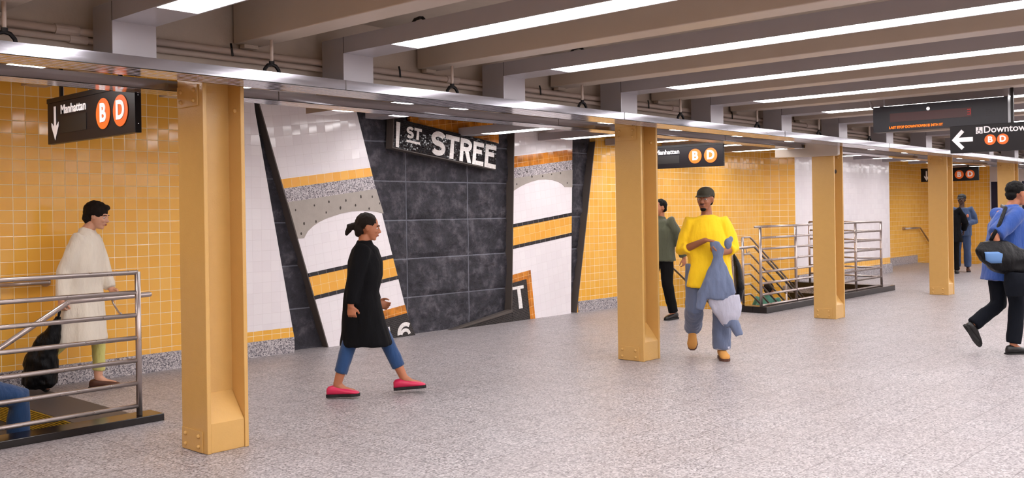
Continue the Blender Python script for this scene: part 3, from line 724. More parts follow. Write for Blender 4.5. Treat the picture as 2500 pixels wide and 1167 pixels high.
# ------------------------------------------------------------------ stairs
def stairs(x0, dirx, y0, y1, label, n=12, first_plate=True):
    t = thing('staircase', (x0, y0, 0), label, 'stairs')
    td, rs = .29, .17
    if first_plate:
        a, b = sorted((x0, x0 - dirx * .42)); MB().box(a, b, y0 + .02, y1 - .03, 0.0005, .004).build('landing_plate', 'stair_plate', t)
    for i in range(n):
        xa = x0 + dirx * td * i; xb = xa + dirx * td; z = -rs * (i + 1)
        a, b = sorted((xa, xb)); s_ = MB().box(a, b, y0, y1, z - .16, z).build('step', 'stair_plate', t)
        a, b = sorted((xa + dirx * .001, xa + dirx * .006)); MB().box(a, b, y0 + .03, y1 - .03, z + .004, z + rs - .003).build('nosing_strip', 'stair_strip_yellow', s_)
    return t
stairs(3.0, -1, 6.80, 8.80, 'left staircase going down behind the nearest railing, with a yellow ribbed strip')
stairs(12.6, 1, 6.80, 8.80, 'middle staircase going down behind the far railing', first_plate=False)
stairs(26.3, 1, 7.76, 9.28, 'farthest staircase going down beyond the fourth column', n=5, first_plate=False)
def curb(boxes, label):
    m = MB()
    for q in boxes: m.box(*q)
    return single('stair_curb', m, 'black_granite', label, 'curb', bevel=.004)
curb([(.3, 3.47, 6.63, 6.84, 0, .052)], 'polished black granite curb under the nearest left railing')
t_ = curb([(12.5, 17.35, 6.50, 6.72, 0, .09), (12.5, 12.72, 6.721, 7.15, 0, .09), (17.15, 17.35, 6.721, 8.42, 0, .09)], 'polished black granite curb round the far stair opening')
def H(mb, a, b, r=.017): return mb.tube([a, b], r, 10)
# left railing
t = thing('stair_railing', (3.32, 6.72, .05), 'nearest stainless steel railing with seven rails, cut off by the left frame edge', 'railing')
for x in (3.325, 2.21, 1.1): MB().tube([(x, 6.72, .05), (x, 6.72, 1.095)], .021, 14).build('post', 'rail_steel', t, smooth=True)
for z in (.12, .285, .45, .615, .78, .945, 1.09): MB().tube([(.5, 6.72, z), (3.325, 6.72, z)], .0165, 12).build('rail', 'rail_steel', t, smooth=True)
t = thing('handrail', (3.5, 6.95, .9), 'stainless handrail sloping down the left stairs behind the nearest railing', 'handrail')
pts = [(3.53, 6.95, .905), (2.93, 6.95, .897)] + [(2.93 - .1 * i, 6.95, .897 - .06 * i) for i in range(1, 16)]
MB().tube(pts, .020, 12, True).build('rail', 'rail_steel', t, smooth=True)
MB().tube([(3.20, 6.72, .80), (3.22, 6.80, .80), (3.24, 6.93, .86), (3.24, 6.95, .89)], .007, 8).build('bracket', 'rail_steel', t, smooth=True)
t = thing('handrail', (3.4, 8.74, .93), 'stainless handrail fixed to the yellow tiled wall above the left stairs', 'handrail')
MB().tube([(3.50, 8.74, .93), (2.9, 8.74, .93)] + [(2.9 - .1 * i, 8.74, .93 - .06 * i) for i in range(1, 16)], .019, 12).build('rail', 'rail_steel', t, smooth=True)
MB().tube([(3.50, 8.74, .93), (3.515, 8.80, .93)], .022, 12).build('elbow', 'rail_steel', t, smooth=True)
MB().tube([(3.51, 8.800, .93), (3.51, 8.818, .93)], .042, 20).build('wall_flange', 'rail_steel', t)
# far railing
t = thing('stair_railing', (12.53, 6.6, .09), 'far stainless steel railing round the middle stair opening', 'railing')
for x in (12.53, 13.64, 14.75, 15.87, 16.98): MB().tube([(x, 6.6, .09), (x, 6.6, 1.235)], .021, 12).build('post', 'rail_steel', t, smooth=True)
RZ = [.105, .26, .42, .585, .75, .915, 1.075, 1.235]
for z in RZ: MB().tube([(12.53 - (.16 if z > 1.2 else 0), 6.6, z), (16.98, 6.6, z)], .017, 10).build('rail', 'rail_steel', t, smooth=True)
for x, y in ((17.22, 8.05), ): MB().tube([(x, y, .09), (x, y, 1.235)], .021, 12).build('post', 'rail_steel', t, smooth=True)
for z in RZ[1:]: MB().tube([(16.98, 6.6, z), (17.22, 8.05, z)], .017, 10).build('end_rail', 'rail_steel', t, smooth=True)
t = thing('sloping_balustrade', (12.78, 7.02, .09), 'steel balustrade sloping down the middle stairs inside the far railing', 'railing')
MB().tube([(12.78, 7.02, .09), (12.78, 7.02, 1.07)], .019, 12).build('post', 'rail_steel', t, smooth=True)
for z in (.22, .37, .52, .67, .82, 1.07): MB().tube([(12.78, 7.02, z), (13.0, 7.02, z), (13.06, 7.02, z - .03), (13.06 + 2.7, 7.02, z - .03 - 2.7 * .586)], .014, 10).build('rail', 'rail_steel', t, smooth=True)
for i in (1, 2): MB().tube([(13.06 + i * 1.1, 7.02, .60 - i * 1.1 * .586 - .5), (13.06 + i * 1.1, 7.02, 1.04 - i * 1.1 * .586)], .017, 10).build('post', 'rail_steel', t, smooth=True)
t = thing('handrail', (12.45, 6.95, 0), 'bent stainless handrail loop standing on the floor at the top of the middle stairs', 'handrail')
pts = [(12.42, 6.98, 0), (12.42, 6.98, .78)] + [(12.42 + .1 * (1 - math.cos(rad(a))), 6.98, .78 + .14 * math.sin(rad(a))) for a in (20, 40, 60, 75, 90)] + [(13.0, 6.95, .93), (13.06, 6.95, .90), (15.7, 6.95, .90 - 2.64 * .586)]
MB().tube(pts, .020, 12).build('rail', 'rail_steel', t, smooth=True)
MB().tube([(12.75, 6.95, .91), (12.78, 6.95, .84), (12.86, 6.95, .86)], .007, 8).build('bracket', 'rail_steel', t, smooth=True)
t = thing('handrail', (12.7, 8.74, .93), 'dark handrail sloping down the yellow wall between the two walking men', 'handrail')
MB().tube([(12.5, 8.74, .92), (12.9, 8.74, .92), (16.2, 8.74, .92 - 3.3 * .586)], .019, 10).build('rail', 'rail_steel', t, smooth=True)
MB().tube([(12.55, 8.74, .92), (12.55, 8.818, .92)], .03, 12).build('wall_flange', 'rail_steel', t)
t = thing('handrail', (25.2, 9.2, .9), 'short pale handrail bending down the far yellow wall left of the fourth column', 'handrail')
MB().tube([(25.35, 9.22, .93), (26.45, 9.22, .93), (27.9, 9.22, .08)], .022, 10).build('rail', 'rail_steel', t, smooth=True)
MB().tube([(25.4, 9.22, .93), (25.4, 9.298, .93)], .04, 12).build('wall_flange', 'rail_steel', t)
#PEOPLE
# ------------------------------------------------------------------ people
def skin_mat(name, c): plain(name, c, .55, var=.05)
skin_mat('skin_fair', (214, 160, 132)); skin_mat('skin_tan', (176, 112, 80)); skin_mat('skin_brown', (150, 94, 66)); skin_mat('skin_dark', (78, 50, 38)); plain('lip', (150, 78, 70), .5); plain('lip_dark', (96, 54, 48), .5)
plain('eye_white', (225, 218, 212), .3); plain('iris', (34, 22, 16), .3)
def cloth(name, c, rough=.85, var=.12, fold=.5, fine=500, sheen=.2):
    k = NT(name); tc = k.n('ShaderNodeTexCoord'); mp = k.n('ShaderNodeMapping'); mp.inputs['Scale'].default_value = (9, 9, 3.2); k.l(tc.outputs['Object'], mp.inputs[0])
    a = k.noise(1.0, 4, mp.outputs[0], .55); b = k.noise(fine, 2, tc.outputs['Object'])
    base = lin(c); k.l(k.mix(a.outputs[0], tuple(v * (1 - var) for v in base[:3]) + (1,), tuple(min(1, v * (1 + var)) for v in base[:3]) + (1,)), k.b.inputs['Base Color'])
    k.l(k.bump(k.math('ADD', a.outputs[0], k.math('MULTIPLY', b.outputs[0], .03)), fold, .05), k.b.inputs['Normal'])
    k.b.inputs['Roughness'].default_value = rough; k.b.inputs['Sheen Weight'].default_value = sheen
    if sheen == 0: k.b.inputs['Specular IOR Level'].default_value = .18
cloth('beige_wool', (226, 216, 200)); cloth('pale_green_cotton', (206, 200, 118)); cloth('black_wool', (7, 7, 11), sheen=0); cloth('blue_denim', (30, 66, 112), var=.3)
cloth('light_denim', (98, 110, 138), var=.25); cloth('yellow_jersey', (250, 204, 20), var=.06, sheen=.05); cloth('olive_canvas', (72, 74, 54)); cloth('black_trouser', (13, 11, 12), sheen=0); cloth('uniform_denim', (52, 72, 108), var=.2)
cloth('royal_blue', (34, 72, 146), var=.18); cloth('teal_jacket', (60, 116, 100)); cloth('grey_cloth', (178, 178, 194)); cloth('navy_trouser', (11, 15, 24), sheen=0); cloth('black_nylon', (8, 8, 11), rough=.35, fold=.9, sheen=0)
plain('pink_leather', (206, 40, 84), .35); plain('black_leather', (16, 14, 14), .35); plain('tan_suede', (196, 140, 70), .8); plain('brown_leather', (84, 48, 34), .5); plain('rubber_black', (14, 13, 13), .7)
plain('hair_dark', (30, 20, 15), .7, spec=.2, bump=.6, bscale=260); plain('hair_black', (12, 10, 10), .7, spec=.2, bump=.6, bscale=260); plain('hair_brown', (66, 40, 26), .6, bump=.6, bscale=260)
plain('cap_camo', (48, 44, 30), .8, var=.7, bscale=90); plain('cap_black', (20, 20, 24), .7); plain('band_white', (220, 210, 200), .7); plain('patch_orange', (196, 120, 90), .7); plain('patch_blue', (84, 122, 172), .7)
def fuse(name, mb, mat, parent, vox=.009, sm=6, fold=0, fs=(7, 7, 2.2), seed=0):
    """melt overlapping closed pieces into one continuous surface"""
    me = mb.mesh(name); o = bpy.data.objects.new(name, me); COL.objects.link(o)
    r = o.modifiers.new('r', 'REMESH'); r.mode = 'VOXEL'; r.voxel_size = vox; r.use_smooth_shade = True
    s = o.modifiers.new('s', 'SMOOTH'); s.factor = .5; s.iterations = sm
    dg = bpy.context.evaluated_depsgraph_get(); dg.update()
    m2 = bpy.data.meshes.new_from_object(o.evaluated_get(dg)); bpy.data.objects.remove(o); m2.name = name
    if fold:
        mv = []
        for v in m2.vertices:
            c = v.co; q = Vector((c.x * fs[0] + seed, c.y * fs[1], c.z * fs[2]))
            mv.append(c + v.normal * (noise.noise(q) * fold + noise.noise(q * 2.3) * fold * .4))
        for v, c in zip(m2.vertices, mv): v.co = c
    m2.materials.clear(); m2.materials.append(M[mat]); return link(name, m2, parent, smooth=True)
def V3(*a): return Vector(a)
def head_frame(c, yaw, pitch): return Vector(c), Matrix.Rotation(rad(yaw), 3, 'Z') @ Matrix.Rotation(rad(pitch), 3, 'Y')
def add_head(mb, c, yaw=0, pitch=0, s=1.0):
    c, R = head_frame(c, yaw, pitch)
    def E(p, r): mb.ell(c + R @ (Vector(p) * s), tuple(v * s for v in r), 16, 11, R)
    E((-.015, 0, .03), (.096, .076, .088)); E((.028, 0, -.018), (.064, .064, .082)); E((.04, 0, -.078), (.038, .044, .03)); E((.066, 0, -.092), (.018, .022, .016))
    E((.078, 0, .026), (.016, .05, .012)); E((.072, .034, -.022), (.02, .02, .018)); E((.072, -.034, -.022), (.02, .02, .018))
    mb.tube([c + R @ (Vector((.084, 0, .018)) * s), c + R @ (Vector((.106, 0, -.024)) * s)], [.008 * s, .013 * s], 10, True)
    E((.098, 0, -.028), (.013, .018, .009)); E((.086, 0, -.052), (.012, .024, .006)); E((.085, 0, -.062), (.012, .021, .007))
    for y in (-1, 1): E((-.004, y * .077, -.004), (.017, .009, .03)); E((.0, y * .08, .012), (.018, .007, .014))
def face_parts(t, c, yaw, pitch, lip, brow, s=1.0):
    c, R = head_frame(c, yaw, pitch)
    for y in (-1, 1):
        e = MB().ell(c + R @ (Vector((.077, y * .03, .006)) * s), (.010 * s, .015 * s, .008 * s), 12, 8, R).build('eye', 'eye_white', t, smooth=True, world=False)
        MB().ell(c + R @ (Vector((.085, y * .031, .006)) * s), (.004 * s, .006 * s, .006 * s), 10, 6, R).build('pupil', 'iris', e, smooth=True, world=False)
        MB().tube([c + R @ (Vector((.091, y * .014, .026)) * s), c + R @ (Vector((.09, y * .035, .031)) * s), c + R @ (Vector((.077, y * .052, .025)) * s)], .004 * s, 8).build('eyebrow', brow, t, smooth=True, world=False)
    MB().ell(c + R @ (Vector((.095, 0, -.057)) * s), (.006 * s, .021 * s, .009 * s), 12, 8, R).build('mouth', lip, t, smooth=True, world=False)
def add_hand(mb, w, d, n, side, curl=35, s=1.0):
    """palm, four separate bent fingers and a thumb leaving the side of the palm; d along the hand, n out of the palm"""
    w, d, n = Vector(w), Vector(d).normalized(), Vector(n); n = (n - d * n.dot(d)).normalized(); l = d.cross(n) * side
    rg = []
    for (k_, hw, th) in ((-.01, .024, .019), (.02, .033, .016), (.05, .040, .014), (.085, .040, .012)):
        c = w + d * k_ * s; rg.append([c + l * math.cos(2 * PI * j / 14) * hw * s + n * math.sin(2 * PI * j / 14) * th * s for j in range(14)])
    mb.loft(rg)
    for i, (o_, L) in enumerate(((.031, .070), (.0105, .080), (-.0105, .074), (-.031, .058))):
        p = w + (d * .080 + l * o_) * s; a = 0; pts = [p - d * .015 * s, p]; rs = [.0095 * s, .0092 * s]
        for k_, fr in enumerate((.45, .32, .23)):
            a += curl * (1, .9, .6)[k_] * (1 + .08 * i); dr = d * math.cos(rad(a)) + n * math.sin(rad(a)) + l * (o_ * 1.6)
            p = p + dr.normalized() * L * fr * s; pts.append(p); rs.append((.0086, .0078, .0066)[k_] * s)
        mb.tube(pts, rs, 8, True)
    p0 = w + (d * .02 + l * .024) * s; p1 = w + (d * .05 + l * .052 + n * .012) * s; p2 = w + (d * .078 + l * .058 + n * .028) * s; p3 = w + (d * .098 + l * .054 + n * .042) * s
    mb.tube([p0, p1, p2, p3], [.013 * s, .0115 * s, .010 * s, .008 * s], 8, True)
def shoe(t, ank, toe, mat, sole, h=.075, wd=.045, heel=.02, part='shoe'):
    """ank: ankle point; toe: ground point of the toe tip; shoe lies from behind the ankle to the toe"""
    A, T = Vector(ank), Vector(toe); d = (T - Vector((A.x, A.y, T.z)))
    L = d.length; f = d.normalized() if L > .02 else Vector((1, 0, 0)); z0 = T.z
    # heel height from the ankle
    fw = (T - (A - Vector((0, 0, .085)))).normalized(); side = Vector((-f.y, f.x, 0)).normalized(); up = fw.cross(side) * -1
    if up.z < 0: up = -up
    base = T - fw * .255
    def ring(s_, hw, hh, n=14):
        c = base + fw * s_
        return [c + side * hw * math.cos(2 * PI * j / n) + up * (hh * .5 + hh * .5 * math.sin(2 * PI * j / n)) for j in range(n)]
    m = MB(); m.loft([ring(.0, .018, h * .9), ring(.015, .034, h * 1.2), ring(.06, .040, h * 1.35), ring(.11, .041, h * 1.15), ring(.16, .045, h * .9), ring(.21, wd, h * .7), ring(.245, wd * .8, h * .5), ring(.264, wd * .4, h * .3)])
    s_ = m.build(part, mat, t, smooth=True, world=False)
    q = MB(); pr = [(-.002, .03), (.03, .036), (.10, .032), (.2, wd + .003), (.25, wd * .8), (.268, wd * .4)]
    P = [base + fw * a + side * b for a, b in pr] + [base + fw * a - side * b for a, b in reversed(pr)]
    q.add([p - up * .0 + up * .012 for p in P] + [p - up * .012 for p in P], [tuple(range(12)), tuple(range(23, 11, -1))] + [(i, 12 + i, 12 + (i + 1) % 12, (i + 1) % 12) for i in range(12)])
    if heel: q.tube([base + fw * .035 + up * .01, base + fw * .035 - up * .012], [.03, .03], 12)
    q.build('sole', sole, s_, world=False)
class Person:
    def __init__(s, loc, rz, label, skin, P, hy=0, hp=0, hs=1.0, group=None):
        s.t = thing('person', loc, label, 'person', group, rad(rz)); s.P = {k: Vector(v) for k, v in P.items()}; s.hy, s.hp, s.hs = hy, hp, hs; s.skin = skin
    def body(s, hands, girth=1.0, lip='lip', brow='hair_dark'):
        P = s.P; m = MB(); g = girth
        pel, ch, nk, hd = P['pelvis'], P['chest'], P['neck'], P['head']
        yw = s.P.get('tw', Vector((0, 0, 0))).z
        m.rings([(pel.x, pel.y, pel.z - .10, .08 * g, .12 * g), (pel.x, pel.y, pel.z, .11 * g, .16 * g), ((pel.x * .6 + ch.x * .4), (pel.y * .6 + ch.y * .4), pel.z * .6 + ch.z * .4, .095 * g, .135 * g),
                 (ch.x, ch.y, ch.z, .115 * g, .165 * g), ((ch.x + nk.x) / 2, (ch.y + nk.y) / 2, (ch.z + nk.z) / 2 + .02, .088 * g, .12 * g), (nk.x, nk.y, nk.z - .02, .06, .07)])
        c, R = head_frame(hd, s.hy, s.hp)
        m.tube([nk - V3(0, 0, .05), nk + V3(0, 0, .01), hd + R @ V3(-.02, 0, -.06)], [.062, .053, .05], 14)
        add_head(m, hd, s.hy, s.hp, s.hs)
        for sd, k_ in (('l', 1), ('r', -1)):
            sh, el, wr = P['sh_' + sd], P['el_' + sd], P['wr_' + sd]
            m.tube([sh, (sh + el) / 2, el], [.044 * g, .043 * g, .037 * g], 12, True); m.tube([el, el * .6 + wr * .4, wr], [.038 * g, .038 * g, .026], 12, True)
            m.tube([(ch + nk) / 2, sh], [.05, .044], 12, True)
            if sd in hands: d, n, cu = hands[sd]; add_hand(m, wr, d, n, -k_, cu, s.hs)
            hp_, kn, an, to = P['hip_' + sd], P['kn_' + sd], P['an_' + sd], P['toe_' + sd]
            m.tube([hp_, (hp_ + kn) / 2, kn], [.085 * g, .072 * g, .054 * g], 12, True); m.tube([kn, kn * .65 + an * .35, an], [.054 * g, .056 * g, .034], 12, True)
            m.tube([an, an * .62 + to * .38 - V3(0, 0, .012), an * .2 + to * .8 + V3(0, 0, .012)], [.033, .027, .016], 10, True)
        b = fuse('body', m, s.skin, s.t, .0065, 3)
        face_parts(s.t, hd, s.hy, s.hp, lip, brow, s.hs); return b
    def hair(s, mat, style='short', extra=None):
        c, R = head_frame(s.P['head'], s.hy, s.hp); m = MB(); k_ = s.hs
        def E(p, r): m.ell(c + R @ (Vector(p) * k_), tuple(v * k_ for v in r), 16, 10, R)
        if style == 'short': E((-.028, 0, .045), (.096, .086, .084)); E((-.07, 0, -.01), (.045, .07, .06))
        if style == 'full': E((-.026, 0, .048), (.108, .097, .094)); E((-.07, 0, -.015), (.055, .08, .075)); E((.05, .01, .095), (.04, .06, .028))
        if style == 'close': E((-.03, 0, .038), (.088, .08, .084)); E((-.07, 0, -.01), (.036, .062, .05))
        if style == 'bob': E((-.028, 0, .045), (.1, .088, .086)); E((-.075, 0, -.02), (.05, .075, .08)); m.tube([c + R @ V3(-.1, 0, .0), c + R @ V3(-.15, 0, -.02), c + R @ V3(-.17, 0, -.08)], [.03, .032, .016], 10, True)
        o = fuse('hair', m, mat, s.t, .008, 2, .006, (40, 40, 40)); return o
    def cap(s, mat):
        c, R = head_frame(s.P['head'], s.hy, s.hp); m = MB(); rg = []
        for i, (z, r) in enumerate(((.035, 1.0), (.06, 1.0), (.09, .92), (.113, .7), (.128, .4), (.133, .12))):
            rg.append([c + R @ V3(-.012 + .102 * r * math.cos(2 * PI * j / 24), .088 * r * math.sin(2 * PI * j / 24), z) for j in range(24)])
        m.loft(rg); m.loft([[c + R @ V3(.06 + f * .095 * max(0, math.cos(a)) ** .6 if f else .05 + .03 * math.cos(a), .075 * math.sin(a), z - f * .018 - .02 * abs(math.sin(a)) * 0) for a in [rad(-88 + 176 * j / 14) for j in range(15)]] for f, z in ((0, .040), (1, .042), (1, .047), (0, .046))])
        return fuse('cap', m, mat, s.t, .005, 1)
    def trousers(s, mat, w=1.0, top=.06, fold=.008, flare=1.0, seed=1, cuff=.0, vox=.012):
        P = s.P; m = MB(); p = P['pelvis']
        m.rings([(p.x, p.y, p.z - .12, .12 * w, .15 * w), (p.x, p.y, p.z - .02, .128 * w, .172 * w), (p.x, p.y, p.z + top, .118, .155)])
        for sd in 'lr':
            h, k_, a = P['hip_' + sd], P['kn_' + sd], P['an_' + sd]; e = a + (k_ - a).normalized() * cuff
            m.tube([h + V3(0, 0, .02), (h + k_) / 2, k_, (k_ + a) / 2, e], [.10 * w, .09 * w, .077 * w, .072 * w * flare, .068 * w * flare], 16)
        return fuse('trousers', m, mat, s.t, vox, 3, fold, (12, 12, 7), seed)
    def top(s, name, mat, hem, w=1.0, sleeve=1.0, sleeve_to=1.0, fold=.009, hemw=None, coll=True, seed=2, hemx=0, vox=.012, sw=1.0):
        P = s.P; m = MB(); p, c, n = P['pelvis'], P['chest'], P['neck']; hw = hemw or (.16, .19)
        R_ = []
        R_.append((p.x + hemx, p.y, hem, hw[0] * w, hw[1] * w))
        if hem < p.z - .1: R_.append((p.x + hemx * .4, p.y, (hem + p.z) / 2, (hw[0] + .145) / 2 * w, (hw[1] + .185) / 2 * w))
        R_ += [(p.x, p.y, max(hem + .03, p.z + .04), .142 * w, .182 * w), (c.x, c.y, c.z - .08, .145 * w, .19 * w), (c.x, c.y, c.z + .03, .14 * w, .195 * sw), (c.x * .4 + n.x * .6, n.y * .6 + c.y * .4, n.z - .045, .105, .15 * sw), (n.x, n.y, n.z - (.005 if coll else .02), .07, .078)]
        if coll: R_.append((n.x, n.y, n.z + .03, .062, .066))
        m.rings(R_)
        for sd in 'lr':
            sh, el, wr = P['sh_' + sd], P['el_' + sd], P['wr_' + sd]
            pts = [c * .4 + n * .6 - V3(0, 0, .05), sh]; rr = [.07, .075 * sleeve]
            if sleeve_to >= 1: pts += [(sh + el) / 2, el, el + (wr - el) * min(1, sleeve_to - 1 + .0) ]; rr += [.072 * sleeve, .064 * sleeve, .055 * sleeve]
            else: pts += [sh + (el - sh) * sleeve_to]; rr += [.078 * sleeve]
            m.tube(pts, rr, 14, sleeve_to >= 9)
        return fuse(name, m, mat, s.t, vox, 4, fold, (9, 9, 3), seed)
def standing(**kw):
    P = dict(pelvis=(0, 0, .95), chest=(0, 0, 1.27), neck=(0, 0, 1.46), head=(.02, 0, 1.60), sh_l=(0, .19, 1.40), sh_r=(0, -.19, 1.40), el_l=(-.02, .24, 1.12), el_r=(-.02, -.24, 1.12),
             wr_l=(.04, .23, .88), wr_r=(.04, -.23, .88), hip_l=(0, .09, .92), hip_r=(0, -.09, .92), kn_l=(.02, .10, .50), kn_r=(.02, -.10, .50), an_l=(0, .11, .085), an_r=(0, -.11, .085), toe_l=(.18, .13, .012), toe_r=(.18, -.13, .012))
    P.update(kw); return P
# ---- 1 woman in the long beige coat
p = Person((3.72, 8.28, .006), -48, 'woman striding right in long beige coat and pale green trousers behind the nearest railing', 'skin_fair',
   standing(pelvis=(-.12, 0, .86), chest=(-.10, 0, 1.17), neck=(-.07, 0, 1.37), head=(.02, 0, 1.50), sh_l=(-.08, .15, 1.30), sh_r=(-.08, -.15, 1.30), el_l=(-.02, .20, 1.06), el_r=(-.19, -.19, 1.04), wr_l=(.06, .16, .86), wr_r=(-.20, -.22, .80),
   hip_l=(-.12, .08, .84), hip_r=(-.12, -.08, .84), kn_l=(-.02, .09, .46), an_l=(-.03, .09, .085), toe_l=(.15, .10, .012), kn_r=(-.22, -.08, .45), an_r=(-.52, -.08, .20), toe_r=(-.40, -.08, .012)), hy=0, hp=14, hs=.95)
p.body({'l': ((.5, 0, -.6), (-.3, -1, 0), 30), 'r': ((.05, 0, -1), (.2, 1, 0), 55)}, .9, brow='hair_dark'); p.hair('hair_dark', 'full')
p.trousers('pale_green_cotton', .78, cuff=.06); p.top('coat', 'beige_wool', .42, 1.0, .92, 1.95, .014, (.215, .235), hemx=-.02, sw=.9)
for a, b in (('an_l', 'toe_l'), ('an_r', 'toe_r')): shoe(p.t, p.P[a], p.P[b], 'brown_leather', 'rubber_black', .06)
def at_local(t, v):
    a = t.rotation_euler.z; return (t.location.x + v[0] * math.cos(a) - v[1] * math.sin(a), t.location.y + v[0] * math.sin(a) + v[1] * math.cos(a), v[2])
b = thing('shopping_bag', at_local(p.t, (-.2, -.24, 0)), 'crumpled black plastic bag hanging from the hand of the woman in beige', 'bag', rz=rad(-48)); b['o'] = (0, 0, 0)
m = MB(); m.rings([(-.18, 0, .06, .11, .05), (-.19, 0, .10, .145, .085), (-.17, 0, .30, .14, .09), (-.12, 0, .46, .105, .07), (-.05, 0, .58, .05, .035), (-.01, 0, .66, .02, .018)])
o_ = fuse('bag_body', m, 'black_nylon', b, .01, 2, .022, (11, 11, 9), 5)
h = MB(); h.tube([(-.03, .01, .62), (-.01, .02, .70), (.0, .0, .735), (.0, -.02, .70), (-.02, -.01, .62)], .008, 8); h.build('handle', 'black_nylon', b, smooth=True, world=False)
# ---- 2 woman in the black coat
p = Person((4.86, 6.33, 0), -44, 'woman hurrying right in black knee-length coat, jeans and pink clogs, before the mural', 'skin_tan',
   standing(pelvis=(.17, 0, .80), chest=(.20, 0, 1.07), neck=(.20, 0, 1.25), head=(.235, 0, 1.38), sh_l=(.21, .15, 1.19), sh_r=(.19, -.15, 1.19), el_l=(.22, .19, .95), el_r=(.13, -.19, .94), wr_l=(.28, .16, .75), wr_r=(.10, -.20, .76),
   hip_l=(.17, .08, .78), hip_r=(.17, -.08, .78), kn_r=(.07, -.08, .44), an_r=(-.03, -.08, .11), toe_r=(.14, -.09, .03), kn_l=(.36, .08, .44), an_l=(.50, .09, .125), toe_l=(.67, .10, .05)), hp=10, hs=.92)
p.body({'l': ((.8, 0, -.3), (0, -1, .2), 30), 'r': ((.1, .1, -1), (.2, 1, 0), 35)}, .85); p.hair('hair_dark', 'bob')
c, R = head_frame(p.P['head'], 0, 10)
MB().loft([[c + R @ V3(-.02 + .1 * math.cos(a), .083 * math.sin(a), z + .03 * math.cos(a)) for a in [2 * PI * j / 24 for j in range(24)]] for z in (-.0, .012)]).build('headband', 'band_white', p.t, smooth=True, world=False) if False else None
p.trousers('blue_denim', .82, cuff=.10, fold=.006); p.top('coat', 'black_wool', .42, 1.0, .9, 1.93, .012, (.215, .2), hemx=.03, sw=.85, seed=9)
for a, b in (('an_l', 'toe_l'), ('an_r', 'toe_r')): shoe(p.t, p.P[a], p.P[b], 'pink_leather', 'rubber_black', .062, .045, .02, 'clog')
# ---- 3 man in the yellow shirt, walking towards the camera
p = Person((8.42, 5.02, 0), 212, 'man walking toward us in baggy yellow shirt, dark cap, pale jeans and tan boots', 'skin_brown',
   standing(pelvis=(.0, .02, .94), chest=(.0, .0, 1.25), neck=(.0, .0, 1.45), head=(.02, -.01, 1.585), sh_l=(0, .17, 1.35), sh_r=(0, -.17, 1.35), el_l=(.02, .25, 1.09), el_r=(.02, -.25, 1.08), wr_l=(.24, .12, 1.06), wr_r=(.26, -.02, 1.19),
   hip_l=(0, .10, .92), hip_r=(0, -.10, .92), kn_l=(.06, .13, .50), an_l=(.05, .13, .10), toe_l=(.22, .16, .014), kn_r=(.02, -.13, .50), an_r=(-.30, -.15, .27), toe_r=(-.22, -.16, .06)), hy=-22, hp=0, hs=1.0)
p.body({'l': ((.2, -.9, .25), (0, .2, 1), 45), 'r': ((.1, .95, -.12), (0, .1, -1), 40)}, 1.0, 'lip_dark', 'hair_black'); p.hair('hair_black', 'close'); p.cap('cap_camo')
c, R = head_frame(p.P['head'], -22, 0)
m = MB().ell(c + R @ V3(.062, 0, -.094), (.024, .032, .02), 12, 8, R).ell(c + R @ V3(.091, 0, -.042), (.008, .026, .006), 10, 6, R); m.build('beard', 'hair_black', p.t, smooth=True, world=False)
p.trousers('light_denim', 1.18, cuff=.0, fold=.014, flare=1.1, seed=3); p.top('shirt', 'yellow_jersey', .72, 1.14, 1.12, 1.30, .012, (.17, .215), coll=False, seed=4, sw=.88)
m = MB().tube([p.P['an_l'] + V3(0, 0, .0), p.P['an_l'] + V3(0, 0, .03)], [.084, .086], 18); m.build('turned_cuff', 'grey_cloth', p.t, smooth=True, world=False)
for a, b in (('an_l', 'toe_l'), ('an_r', 'toe_r')): shoe(p.t, p.P[a], p.P[b], 'tan_suede', 'brown_leather', .085, .052, .02, 'boot')
b = thing('denim_jacket', at_local(p.t, (.27, .10, 0)), 'faded blue denim jacket with grey lining bunched in the hands of the man in yellow', 'jacket', rz=rad(212)); b['o'] = (0, 0, 0)
m = MB(); m.rings([(.0, -.03, 1.17, .035, .04), (.0, -.0, 1.10, .045, .055), (.0, .0, 1.02, .04, .045), (.01, .0, .93, .05, .085), (.02, -.01, .80, .06, .14), (.02, -.02, .68, .055, .19), (.02, -.04, .62, .05, .175)])
m.tube([(.02, -.13, .72), (.02, -.17, .60), (.02, -.19, .52)], [.05, .045, .035], 12); m.ell((.03, .09, 1.16), (.03, .035, .05), 12, 8); m.ell((.02, .12, 1.20), (.025, .025, .035), 10, 7)
fuse('jacket_body', m, 'light_denim', b, .010, 3, .02, (12, 14, 4), 8)
m = MB(); m.rings([(.0, .10, .36, .03, .06), (.0, .08, .46, .05, .12), (.0, .06, .56, .055, .155), (.02, .04, .66, .05, .15)]); fuse('lining', m, 'grey_cloth', b, .010, 3, .016, (9, 9, 5), 2)
m = MB(); m.tube([(.0, .10, .45), (.0, .16, .34), (.0, .19, .26)], [.05, .048, .042], 12); m.tube([(.0, .10, .42), (-.01, .05, .36)], [.05, .04], 12); fuse('sleeve', m, 'light_denim', b, .010, 3, .012, (12, 14, 4), 1)
b = thing('shoulder_bag', at_local(p.t, (-.12, .27, 0)), 'slim black bag hanging behind the left side of the man in yellow', 'bag', rz=rad(212)); b['o'] = (0, 0, 0)
m = MB(); m.rings([(.0, .03, .55, .05, .035), (.0, .05, .70, .11, .05), (.0, .03, .92, .09, .035), (.0, .0, 1.03, .03, .015)]); fuse('bag_body', m, 'black_nylon', b, .01, 2, .008, (9, 9, 9), 3)
MB().tube([(.0, .0, 1.02), (.05, -.07, 1.2), (.08, -.10, 1.28)], .010, 8).build('strap', 'black_nylon', b, smooth=True, world=False)
